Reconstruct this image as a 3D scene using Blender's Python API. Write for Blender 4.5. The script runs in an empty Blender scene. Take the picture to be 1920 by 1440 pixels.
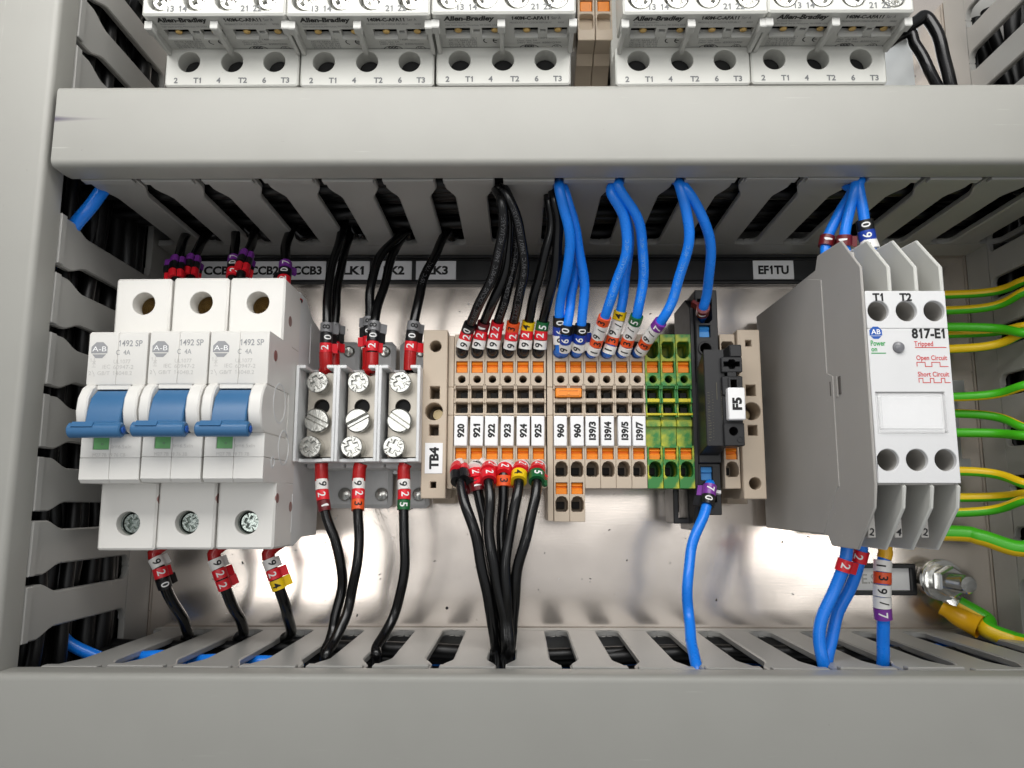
import bpy, bmesh, math, random
from mathutils import Vector, Matrix
from mathutils.geometry import tessellate_polygon
random.seed(7)
scn = bpy.context.scene
PI = math.pi
# ------------------------------------------------------------------ camera (1 unit = 1 mm, cabinet lying on its back, +z out of it)
scn.unit_settings.system = 'METRIC'; scn.unit_settings.scale_length = 0.001
FPX = 1468.06; CAM = Vector((0.374, -0.164, 297.02))
RC = Matrix(((0.999950990, 0.00160858138, -0.00976879025),
             (-0.0000999950994, 0.988302914, 0.152503577),
             (0.00989983828, -0.152495127, 0.988254638)))
cd = bpy.data.cameras.new('camera'); cam = bpy.data.objects.new('camera', cd)
scn.collection.objects.link(cam); scn.camera = cam
cd.sensor_width = 36; cd.lens = FPX / 1920 * 36; cd.clip_start = 5; cd.clip_end = 20000
cam.matrix_world = Matrix.Translation(CAM) @ RC.transposed().to_4x4()
# ------------------------------------------------------------------ light: room ambience, ceiling lamps and added key, fill and glint lights
wd = bpy.data.worlds.new("World"); scn.world = wd; wd.use_nodes = True
bg = wd.node_tree.nodes['Background']; bg.inputs[0].default_value = (0.96, 0.98, 1.0, 1)
# a lit white ceiling overhead, dimmer walls towards the horizon
_wn = wd.node_tree.nodes; _wl = wd.node_tree.links; _tc = _wn.new('ShaderNodeTexCoord'); _sx = _wn.new('ShaderNodeSeparateXYZ'); _mr = _wn.new('ShaderNodeMapRange')
_mr.interpolation_type = 'SMOOTHSTEP'; _mr.inputs[1].default_value = 0.2; _mr.inputs[2].default_value = 1.0; _mr.inputs[3].default_value = 0.30; _mr.inputs[4].default_value = 0.465
_wl.new(_tc.outputs['Generated'], _sx.inputs[0]); _wl.new(_sx.outputs[2], _mr.inputs[0]); _wl.new(_mr.outputs[0], bg.inputs[1])
def area(name, loc, target, sx, sy, radiance, col=(1, 1, 1), spread=180):
    l = bpy.data.lights.new(name, 'AREA'); l.shape = 'RECTANGLE'; l.size = sx; l.size_y = sy
    l.energy = radiance * PI * sx * sy; l.color = col; l.spread = math.radians(spread)
    o = bpy.data.objects.new(name, l); scn.collection.objects.link(o); o.location = loc
    o.rotation_euler = (Vector(target) - Vector(loc)).to_track_quat('-Z', 'Y').to_euler()
    return o
area('ceiling_or_added_lamp', (-20, 280, 312), (-20, 270, 0), 480, 180, 6.1, (1, 0.985, 0.96))  # added key light hung close to the cabinet, brightens the upper lid most
area('ceiling_or_added_lamp', (-20, 120, 430), (-20, 110, 0), 460, 130, 0.28, (1, 0.985, 0.96), 100)  # added fill low above the breakers, spread narrowed to spare the lower lid
for ly in (140, 250, 360): area('added_glint_tube', (0, ly, 2400), (0, ly, 0), 1500, 100, 2.8, (1, 0.99, 0.97))  # unseen tubes added to put glints on metal and wires
area('ceiling_or_added_lamp', (-415, -105, 1300), (-415, -105, 0), 200, 200, 5.5, (1, 0.99, 0.97))
area('ceiling_or_added_lamp', (585, -66, 1300), (585, -66, 0), 230, 110, 5.0, (1, 0.99, 0.97))
scn.view_settings.view_transform = 'Standard'; scn.view_settings.look = 'None'
scn.view_settings.exposure = 0.0; scn.view_settings.gamma = 1
scn.render.engine = 'CYCLES'

# ------------------------------------------------------------------ materials
def srgb(r, g, b):
    f = lambda c: ((c/255+0.055)/1.055)**2.4 if c > 10 else c/255/12.92
    return (f(r), f(g), f(b), 1)
def mat(name, col, rough=0.45, metal=0.0, var=0.06, vscale=0.25, bump=0.0, bscale=3.0, stretch=None, spec=0.5, col2=None, clear=0, rvar=0.06):
    m = bpy.data.materials.new(name); m.use_nodes = True; nt = m.node_tree; N = nt.nodes; L = nt.links
    b = N['Principled BSDF']; b.inputs['Roughness'].default_value = rough; b.inputs['Metallic'].default_value = metal
    b.inputs['Specular IOR Level'].default_value = spec; b.inputs['Coat Weight'].default_value = clear
    tc = N.new('ShaderNodeTexCoord'); mp = N.new('ShaderNodeMapping'); L.new(tc.outputs['Object'], mp.inputs[0])
    if stretch: mp.inputs['Scale'].default_value = stretch
    n = N.new('ShaderNodeTexNoise'); n.inputs['Scale'].default_value = vscale; n.inputs['Detail'].default_value = 5
    L.new(mp.outputs[0], n.inputs['Vector'])
    mx = N.new('ShaderNodeMix'); mx.data_type = 'RGBA'; L.new(n.outputs['Fac'], mx.inputs[0])
    c = Vector(col[:3]); c2 = Vector(col2[:3]) if col2 else c*(1-var)
    mx.inputs[6].default_value = (*c2, 1); mx.inputs[7].default_value = (*(c if col2 else c*(1+var)), 1)
    L.new(mx.outputs[2], b.inputs['Base Color'])
    mr = N.new('ShaderNodeMapRange'); mr.inputs[3].default_value = max(0.02, rough-rvar); mr.inputs[4].default_value = rough+rvar
    L.new(n.outputs['Fac'], mr.inputs[0]); L.new(mr.outputs[0], b.inputs['Roughness'])
    if bump:
        n2 = N.new('ShaderNodeTexNoise'); n2.inputs['Scale'].default_value = bscale; n2.inputs['Detail'].default_value = 3
        L.new(mp.outputs[0], n2.inputs['Vector'])
        bp = N.new('ShaderNodeBump'); bp.inputs['Strength'].default_value = bump; bp.inputs['Distance'].default_value = 0.1
        L.new(n2.outputs['Fac'], bp.inputs['Height']); L.new(bp.outputs[0], b.inputs['Normal'])
    return m
DUCT = mat('duct_grey_pvc', srgb(160, 159, 155), 0.37, var=0.05, vscale=0.03, bump=0.12, bscale=2.2)
LIDM = mat('lid_grey_pvc', srgb(155, 154, 148), 0.42, var=0.03, vscale=0.05, bump=0.10, bscale=0.8, stretch=(0.06, 1, 1))
LIDV = mat('lid_grey_pvc_lengthwise', srgb(157, 157, 152), 0.42, var=0.03, vscale=0.05, bump=0.10, bscale=0.8, stretch=(1, 0.06, 1))
WHITE = mat('breaker_white', srgb(224, 222, 217), 0.38, var=0.02, vscale=0.12, bump=0.05, bscale=4)
SIDEG = mat('moulded_grey', srgb(222, 223, 223), 0.45, var=0.06, vscale=0.15, bump=0.1)
DEVG = mat('device_light_grey', srgb(206, 206, 200), 0.45, var=0.03, vscale=0.2, bump=0.08)
DEVG2 = mat('device_grey_plastic', srgb(190, 190, 186), 0.5, var=0.03, vscale=0.2, bump=0.08)
RELW = mat('relay_front_white', srgb(224, 224, 224), 0.5, var=0.015, vscale=0.2, bump=0.05)
RELG = mat('relay_case_grey', srgb(176, 173, 168), 0.5, var=0.05, vscale=0.05, bump=0.12, bscale=5)
BEIGE = mat('terminal_beige', srgb(196, 180, 160), 0.48, var=0.05, vscale=0.15, bump=0.06)
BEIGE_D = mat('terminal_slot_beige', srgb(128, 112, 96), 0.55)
ORANGE = mat('orange_pusher', srgb(240, 140, 34), 0.4, var=0.08, vscale=0.6)
GY = mat('green_yellow_plastic', srgb(190, 188, 50), 0.45, vscale=0.2, col2=srgb(48, 126, 56))
_n = [n for n in GY.node_tree.nodes if n.type == 'MIX'][0]; _k = GY.node_tree.nodes.new('ShaderNodeMapRange'); _k.inputs[1].default_value = 0.46; _k.inputs[2].default_value = 0.66
GY.node_tree.links.new(_n.inputs[0].links[0].from_socket, _k.inputs[0]); GY.node_tree.links.new(_k.outputs[0], _n.inputs[0])
YEL = mat('yellow_plastic', srgb(205, 190, 40), 0.45)
BLK = mat('black_plastic', srgb(27, 27, 29), 0.45, var=0.12, vscale=0.3, bump=0.05)
BLKD = mat('deep_black', srgb(16, 16, 17), 0.6)
CARR = mat('label_carrier_black', srgb(24, 25, 27), 0.35, var=0.1)
HANDLE = mat('breaker_handle_blue', srgb(54, 104, 148), 0.33, var=0.04, vscale=0.3)
BTN = mat('blue_pusher', srgb(60, 140, 210), 0.4, var=0.04)
GREEN = mat('indicator_green', srgb(104, 172, 104), 0.4)
WBLK = mat('wire_black', srgb(10, 10, 11), 0.2, var=0.1, bump=0.15, bscale=3)
WBLU = mat('wire_blue', srgb(20, 128, 240), 0.28, var=0.05, bump=0.10, bscale=3)
WBUN = mat('bundled_wire_black', srgb(12, 12, 13), 0.42)
WGRN = mat('wire_green', srgb(70, 186, 26), 0.38, var=0.06)
WYEL = mat('wire_yellow', srgb(244, 204, 24), 0.38, var=0.06)
SLV = mat('crimp_sleeve_yellow', srgb(236, 178, 20), 0.3, var=0.06)
FERR = mat('ferrule_red', srgb(172, 22, 24), 0.22, var=0.1, vscale=0.4)
FERB = mat('ferrule_blue', srgb(22, 66, 130), 0.35)
FERK = mat('ferrule_black', srgb(30, 14, 14), 0.3)
INK = mat('print_black', srgb(16, 16, 18), 0.6); INKG = mat('print_grey', srgb(150, 151, 153), 0.6)
INKL = mat('print_pale_grey', srgb(196, 194, 190), 0.6); INKM = mat('print_mid_grey', srgb(110, 112, 114), 0.6)
INKR = mat('print_red', srgb(206, 60, 62), 0.6); INKGR = mat('print_green', srgb(30, 160, 76), 0.6)
INKB = mat('print_blue', srgb(28, 88, 176), 0.6); INKW = mat('print_white', srgb(238, 238, 236), 0.6)
LABEL = mat('label_white', srgb(244, 244, 244), 0.5, var=0.02); LABELP = mat('label_pale', srgb(236, 236, 238), 0.5, var=0.04, vscale=0.5)
STEEL = mat('zinc_steel', (0.50, 0.50, 0.47, 1), 0.2, 1.0, var=0.25, vscale=0.9, bump=0.6, bscale=0.9)
STEELB = mat('bright_zinc', (0.80, 0.80, 0.78, 1), 0.2, 1.0, var=0.15, vscale=0.6, bump=0.12, bscale=2.0)
STEELY = mat('passivated_steel', (0.52, 0.56, 0.52, 1), 0.2, 1.0, vscale=1.6, col2=(0.12, 0.16, 0.15, 1), bump=0.2, bscale=2)
NICK = mat('nickel_bar', (0.42, 0.39, 0.34, 1), 0.34, 1.0, var=0.12, vscale=0.4, bump=0.2, bscale=3)
RAIL = mat('rail_steel', (0.62, 0.64, 0.64, 1), 0.3, 1.0, var=0.1, vscale=0.1)
BRASSD = mat('dull_brass', (0.34, 0.27, 0.16, 1), 0.3, 1.0, bump=0.4, bscale=1.5)
BRASS = mat('brass_contact', (0.62, 0.42, 0.16, 1), 0.3, 1.0)
CLEAR = bpy.data.materials.new('clear_cover'); CLEAR.use_nodes = True
_b = CLEAR.node_tree.nodes['Principled BSDF']; _b.inputs['Base Color'].default_value = (0.98, 0.98, 0.98, 1)
_b.inputs['Alpha'].default_value = 0.22; _b.inputs['Roughness'].default_value = 0.06; _b.inputs['IOR'].default_value = 1.25
def scuff(m, dark, light, k=0.35):
    nt = m.node_tree; N = nt.nodes; L = nt.links; b = N['Principled BSDF']; tc = [n for n in N if n.type == 'TEX_COORD'][0]
    for col, sc, st, lo, hi, seed in ((dark, 0.9, (0.5, 1, 1), 0.735, 0.78, 3.0), (light, 0.35, (0.12, 2.6, 1), 0.70, 0.76, 11.0), (dark, 0.045, (1, 1, 1), 0.45, 0.80, 23.0)):
        mp = N.new('ShaderNodeMapping'); mp.inputs['Scale'].default_value = st; mp.inputs['Location'].default_value = (seed*7, seed*3, seed); mp.inputs['Rotation'].default_value = (0, 0, seed*0.01); L.new(tc.outputs['Object'], mp.inputs[0])
        n = N.new('ShaderNodeTexNoise'); n.inputs['Scale'].default_value = sc; n.inputs['Detail'].default_value = 6; L.new(mp.outputs[0], n.inputs[0])
        r = N.new('ShaderNodeMapRange'); r.inputs[1].default_value = lo; r.inputs[2].default_value = hi; r.inputs[4].default_value = k if sc > 0.1 else k*0.22; L.new(n.outputs[0], r.inputs[0])
        mx = N.new('ShaderNodeMix'); mx.data_type = 'RGBA'; L.new(r.outputs[0], mx.inputs[0]); L.new(b.inputs['Base Color'].links[0].from_socket, mx.inputs[6]); mx.inputs[7].default_value = col; L.new(mx.outputs[2], b.inputs['Base Color'])
for _m in (LIDM, DUCT, RELG, RELW, BEIGE, WHITE, DEVG): scuff(_m, (0.10, 0.09, 0.075, 1), (0.62, 0.61, 0.58, 1), 0.30 if _m in (LIDM, DUCT, RELG) else 0.18)
# mounting plate: brushed stainless sheet with dust and fine scratches
def plate_material():
    m = mat('brushed_plate', (0.88, 0.795, 0.72, 1), 0.185, 0.90, var=0.07, vscale=0.05, rvar=0.05)
    nt = m.node_tree; N = nt.nodes; L = nt.links; b = N['Principled BSDF']
    tc = [n for n in N if n.type == 'TEX_COORD'][0]
    mp = N.new('ShaderNodeMapping'); mp.inputs['Scale'].default_value = (0.03, 1.6, 1); L.new(tc.outputs['Object'], mp.inputs[0])
    n = N.new('ShaderNodeTexNoise'); n.inputs['Scale'].default_value = 2.0; n.inputs['Detail'].default_value = 4; L.new(mp.outputs[0], n.inputs[0])
    bp = N.new('ShaderNodeBump'); bp.inputs['Strength'].default_value = 0.06; bp.inputs['Distance'].default_value = 0.08
    L.new(n.outputs[0], bp.inputs['Height'])
    n3 = N.new('ShaderNodeTexNoise'); n3.inputs['Scale'].default_value = 0.018; n3.inputs['Detail'].default_value = 2; L.new(tc.outputs['Object'], n3.inputs[0])
    bp2 = N.new('ShaderNodeBump'); bp2.inputs['Strength'].default_value = 0.5; bp2.inputs['Distance'].default_value = 1.2
    L.new(n3.outputs[0], bp2.inputs['Height']); L.new(bp2.outputs[0], bp.inputs['Normal']); L.new(bp.outputs[0], b.inputs['Normal'])
    v = N.new('ShaderNodeTexNoise'); v.inputs['Scale'].default_value = 0.35; v.inputs['Detail'].default_value = 6; L.new(tc.outputs['Object'], v.inputs[0])
    r = N.new('ShaderNodeValToRGB'); r.color_ramp.elements[0].position = 0.71; r.color_ramp.elements[1].position = 0.76
    L.new(v.outputs[0], r.inputs[0])
    mx = N.new('ShaderNodeMix'); mx.data_type = 'RGBA'; L.new(r.outputs[0], mx.inputs[0])
    src = b.inputs['Base Color'].links[0].from_socket; L.new(src, mx.inputs[6]); mx.inputs[7].default_value = (0.34, 0.31, 0.29, 1)
    L.new(mx.outputs[2], b.inputs['Base Color'])
    return m
PLATE = plate_material(); scuff(PLATE, (0.16, 0.13, 0.11, 1), (0.9, 0.88, 0.85, 1), 0.35)

# ------------------------------------------------------------------ mesh building
def poly_offset(P, d):
    out = []; n = len(P); area_ = sum(P[i][0]*P[(i+1) % n][1]-P[(i+1) % n][0]*P[i][1] for i in range(n)); s = 1 if area_ > 0 else -1
    for i in range(n):
        a = Vector(P[i-1]); b = Vector(P[i]); c = Vector(P[(i+1) % n])
        e1 = (b-a); e2 = (c-b)
        if e1.length < 1e-6 or e2.length < 1e-6: out.append(tuple(b)); continue
        e1.normalize(); e2.normalize(); n1 = Vector((-e1.y, e1.x))*s; n2 = Vector((-e2.y, e2.x))*s
        k = 1+n1.dot(n2); m = (n1+n2)/max(k, 0.35)
        out.append(tuple(b+m*d))
    return out
AX = {'z': lambda a, b, c: (a, b, c), 'x': lambda a, b, c: (c, a, b), 'y': lambda a, b, c: (b, c, a)}
class G:
    def __init__(s): s.v = []; s.f = []; s.m = []
    def add(s, V, F, m=0, T=None):
        o = len(s.v)
        s.v += [tuple(T @ Vector(p)) if T else tuple(p) for p in V]
        s.f += [tuple(i+o for i in f) for f in F]; s.m += ([m]*len(F) if isinstance(m, int) else list(m)); return s
    def slab(s, outer, holes=(), z0=0, z1=1, ch=0.2, hc=0.15, axis='z', m=0, T=None, cb=True):
        ax = AX[axis]; V = []; F = []
        def ring(P, z): i = len(V); V.extend(ax(p[0], p[1], z) for p in P); return list(range(i, i+len(P)))
        def join(r1, r2):
            n = len(r1)
            for i in range(n): F.append((r1[i], r1[(i+1) % n], r2[(i+1) % n], r2[i]))
        ins = poly_offset(outer, ch) if ch else outer
        rings = [ring(ins if cb else outer, z0)]
        if ch:
            if cb: rings.append(ring(outer, z0+ch))
            rings.append(ring(outer, z1-ch))
        rings.append(ring(ins, z1))
        for a, b in zip(rings, rings[1:]): join(a, b)
        tops = [ins]; ti = list(rings[-1]); bots = [ins if cb else outer]; bi = list(rings[0])
        for h in holes:
            ho = poly_offset(h, -hc) if hc else h
            r = [ring(h, z0)]
            if hc: r.append(ring(h, z1-hc))
            r.append(ring(ho, z1))
            for a, b in zip(r, r[1:]): join(a, b)
            tops.append(ho); ti += r[-1]; bots.append(h); bi += r[0]
        for polys, idx in ((tops, ti), (bots, bi)):
            for t in tessellate_polygon([[Vector((p[0], p[1], 0)) for p in q] for q in polys]): F.append(tuple(idx[i] for i in t))
        return s.add(V, F, m, T)
    def box(s, x0, x1, y0, y1, z0, z1, b=0.2, m=0, T=None, holes=(), cb=True):
        return s.slab(rect(x0, x1, y0, y1, b), holes, z0, z1, min(b, (z1-z0)/2.2), m=m, T=T, cb=cb)
    def cyl(s, x, y, r, z0, z1, ch=0.2, seg=20, m=0, T=None, axis='z', holes=()):
        return s.slab(circ(x, y, r, seg), holes, z0, z1, ch, axis=axis, m=m, T=T)
    def lathe(s, prof, x=0, y=0, seg=24, m=0, T=None):
        V = []; F = []; n = len(prof)
        for i in range(seg):
            a = 2*PI*i/seg
            V += [(x+r*math.cos(a), y+r*math.sin(a), z) for r, z in prof]
        for i in range(seg):
            j = (i+1) % seg
            for k in range(n-1): F.append((i*n+k, j*n+k, j*n+k+1, i*n+k+1))
        return s.add(V, F, m, T)
    def build(s, name, mats, parent=None, origin=None):
        if not isinstance(mats, (list, tuple)): mats = [mats]
        o3 = Vector(origin) if origin is not None else (Vector(parent['org']) if parent is not None and 'org' in parent else Vector((0, 0, 0)))
        me = bpy.data.meshes.new(name); me.from_pydata([tuple(Vector(p)-o3) for p in s.v], [], s.f)
        for q in mats: me.materials.append(q)
        me.polygons.foreach_set('material_index', s.m)
        bm = bmesh.new(); bm.from_mesh(me)
        bmesh.ops.dissolve_degenerate(bm, dist=1e-5, edges=bm.edges)
        bmesh.ops.recalc_face_normals(bm, faces=bm.faces); bm.to_mesh(me); bm.free()
        me.polygons.foreach_set('use_smooth', [True]*len(me.polygons)); me.set_sharp_from_angle(angle=math.radians(32))
        o = bpy.data.objects.new(name, me); scn.collection.objects.link(o)
        if parent is not None:
            o.parent = parent; o['org'] = tuple(o3)
            if parent.type == 'MESH' and 'loc_only' in parent: pass
        elif origin is not None: o.location = origin; o['org'] = tuple(o3)
        return o
def rect(x0, x1, y0, y1, b=0.2):
    if b <= 0: return [(x0, y0), (x1, y0), (x1, y1), (x0, y1)]
    return [(x0+b, y0), (x1-b, y0), (x1, y0+b), (x1, y1-b), (x1-b, y1), (x0+b, y1), (x0, y1-b), (x0, y0+b)]
def rrect(x0, x1, y0, y1, r, k=3):
    P = []
    for cx, cy, a0 in ((x1-r, y1-r, 0), (x0+r, y1-r, 90), (x0+r, y0+r, 180), (x1-r, y0+r, 270)):
        for i in range(k+1): a = math.radians(a0+90*i/k); P.append((cx+r*math.cos(a), cy+r*math.sin(a)))
    return P
def circ(x, y, r, seg=20, a0=0): return [(x+r*math.cos(a0+2*PI*i/seg), y+r*math.sin(a0+2*PI*i/seg)) for i in range(seg)]
def thing(name, loc, label, cat, group=None, rz=0):
    o = bpy.data.objects.new(name, None); scn.collection.objects.link(o); o.location = loc; o.rotation_euler.z = rz
    o.empty_display_size = 5
    o['org'] = tuple(loc); o['label'] = label; o['category'] = cat
    if group: o['group'] = group
    return o
def kids(o): return [c for c in bpy.data.objects if c.parent == o]
def dup(o, loc, label=None):
    def rec(a, p):
        c = a.copy(); scn.collection.objects.link(c)
        if p is not None: c.parent = p
        for k in tree.get(a.name, []): rec(k, c)
        return c
    tree = {}
    for q in bpy.data.objects:
        if q.parent: tree.setdefault(q.parent.name, []).append(q)
    c = rec(o, None); c.location = loc; c['org'] = tuple(loc)
    if label: c['label'] = label
    return c
# text turned into thin mesh print
_tc = {}
def _bb(st, bold, shear):
    V = glyphs(st, bold, shear, True)[0]; return max(v[0] for v in V)
def glyphs(st, bold=0.0, shear=0.0, raw=False):
    key = (st, bold, shear, raw)
    if key not in _tc and '1' in st and not raw:      # a plain upright 1 with a flag instead of the font's bare stroke
        V = []; F = []; x = 0.0; H = CAPH; hh = _bb('HH', bold, shear)
        for ch in st:
            if ch == '1':
                w = 0.045+bold; c = 0.27; P = [(c-w, 0-bold), (c+w, 0-bold), (c+w, H+bold), (c-w*0.7, H+bold), (c-0.18, H*0.80), (c-0.18, H*0.80-0.09-1.6*bold), (c-w, H*0.84-2*bold)]
                o = len(V); V += [(x+a+shear*b*0.5, b, 0) for a, b in P]; F.append(tuple(range(o, o+7))); x += 0.50
            else:
                adv = _bb('H'+ch+'H', bold, shear)-hh
                if ch != ' ':
                    v, f = glyphs(ch, bold, shear, True); o = len(V); V += [(x+a[0], a[1], 0) for a in v]; F += [tuple(i+o for i in q) for q in f]
                x += adv
        _tc[key] = (V, F)
    if key not in _tc:
        cu = bpy.data.curves.new('t', 'FONT'); cu.body = st; cu.size = 1; cu.resolution_u = 3; cu.offset = bold; cu.shear = shear; cu.fill_mode = 'FRONT'
        ob = bpy.data.objects.new('t', cu); scn.collection.objects.link(ob)
        dg = bpy.context.evaluated_depsgraph_get(); dg.update()
        me = bpy.data.meshes.new_from_object(ob.evaluated_get(dg))
        V = [tuple(v.co) for v in me.vertices]; F = [tuple(p.vertices) for p in me.polygons]
        bpy.data.objects.remove(ob); bpy.data.curves.remove(cu); bpy.data.meshes.remove(me)
        _tc[key] = (V, F)
    return _tc[key]
CAPH = 0.7
CAPH = max(v[1] for v in glyphs('H')[0])
def fine(V, F):
    # cut long glyph faces so that print can wrap round a ring
    bm = bmesh.new(); vs_ = [bm.verts.new(v) for v in V]
    for f in F:
        try: bm.faces.new([vs_[i] for i in f])
        except ValueError: pass
    for _ in range(4):
        es = [e for e in bm.edges if e.calc_length() > 0.14]
        if not es: break
        bmesh.ops.triangulate(bm, faces=bm.faces[:]); es = [e for e in bm.edges if e.calc_length() > 0.14]
        bmesh.ops.subdivide_edges(bm, edges=es, cuts=1)
    bmesh.ops.triangulate(bm, faces=bm.faces[:]); bm.verts.index_update()
    r = ([tuple(v.co) for v in bm.verts], [tuple(v.index for v in f.verts) for f in bm.faces]); bm.free(); return r
def text(g, st, h, x, y, z, rot=0, sx=1.0, bold=0.0, align='c', m=0, shear=0, T=None, width=None):
    V, F = glyphs(st, bold/h if bold else 0, shear)
    if not V: return
    x0 = min(v[0] for v in V); x1 = max(v[0] for v in V); k = h/CAPH
    if width: sx = width/((x1-x0)*k)
    ox = {'c': -(x0+x1)/2, 'l': -x0, 'r': -x1}[align]
    P = [((v[0]+ox)*k*sx, v[1]*k-h/2, 0) for v in V]
    M = Matrix.Translation((x, y, z)) @ Matrix.Rotation(math.radians(rot), 4, 'Z')
    if T: M = T @ M
    g.add(P, F, m, M)
def line(g, x0, y0, x1, y1, z, w=0.15, m=0, T=None):
    d = Vector((x1-x0, y1-y0)); n = Vector((-d.y, d.x)).normalized()*w/2
    g.add([(x0+n.x, y0+n.y, z), (x0-n.x, y0-n.y, z), (x1-n.x, y1-n.y, z), (x1+n.x, y1+n.y, z)], [(0, 1, 2, 3)], m, T)
# point seen along a photo direction, taken at the real height z above the plate
def at(u, v, z):
    d = RC.transposed() @ Vector(((u-960)/FPX, -(v-720)/FPX, -1)); return CAM + d*((z-CAM.z)/d.z)

# ------------------------------------------------------------------ wires
class Path:
    def __init__(s, pts, n=10):
        P = [Vector(p) for p in pts]; P = [P[0]*2-P[1]]+P+[P[-1]*2-P[-2]]; s.p = []
        for i in range(1, len(P)-2):
            for k in range(n):
                t = k/n; a, b, c, d = P[i-1:i+3]
                s.p.append(0.5*((2*b)+(c-a)*t+(2*a-5*b+4*c-d)*t*t+(3*b-a-3*c+d)*t**3))
        s.p.append(P[-2]); s.l = [0]
        for a, b in zip(s.p, s.p[1:]): s.l.append(s.l[-1]+(b-a).length)
    def at(s, d):
        d = max(0, min(d, s.l[-1]-1e-4))
        for i in range(len(s.l)-1):
            if s.l[i+1] >= d: break
        t = (d-s.l[i])/max(1e-6, s.l[i+1]-s.l[i]); a = s.p[i]; b = s.p[i+1]
        return a.lerp(b, t), (b-a).normalized()
def sweep(g, pts, sec, m=0, mats=None, up=None):
    """sec: list of (a,b) cross-section points; frame transported along pts"""
    n = len(sec); V = []; F = []; ms = []
    T = [(pts[min(i+1, len(pts)-1)]-pts[max(i-1, 0)]).normalized() for i in range(len(pts))]
    u = up or Vector((0, 0, 1)); u = u - T[0]*u.dot(T[0])
    if u.length < 0.1: u = Vector((0, 1, 0)); u = u-T[0]*u.dot(T[0])
    u.normalize()
    for p, t in zip(pts, T):
        u = (u-t*u.dot(t)).normalized(); w = t.cross(u)
        V += [tuple(p+u*a+w*b) for a, b in sec]
    for i in range(len(pts)-1):
        for k in range(n):
            F.append((i*n+k, i*n+(k+1) % n, (i+1)*n+(k+1) % n, (i+1)*n+k)); ms.append(mats[k] if mats else m)
    F.append(tuple(range(n))); F.append(tuple(range((len(pts)-1)*n, len(pts)*n))); ms += [m, m]
    g.add(V, F, ms)
CODE = {'0': ('black', srgb(22, 22, 24)), '1': ('brown', srgb(104, 24, 30)), '2': ('red', srgb(222, 30, 44)), '3': ('orange', srgb(232, 86, 34)), '4': ('yellow', srgb(240, 200, 22)),
        '5': ('green', srgb(24, 98, 52)), '6': ('blue', srgb(26, 62, 160)), '7': ('violet', srgb(122, 50, 150)), '8': ('grey', srgb(128, 128, 130)), '9': ('white', srgb(236, 234, 230))}
RM = {k: mat('marker_'+n, c, 0.3, var=0.04) for k, (n, c) in CODE.items()}
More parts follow.
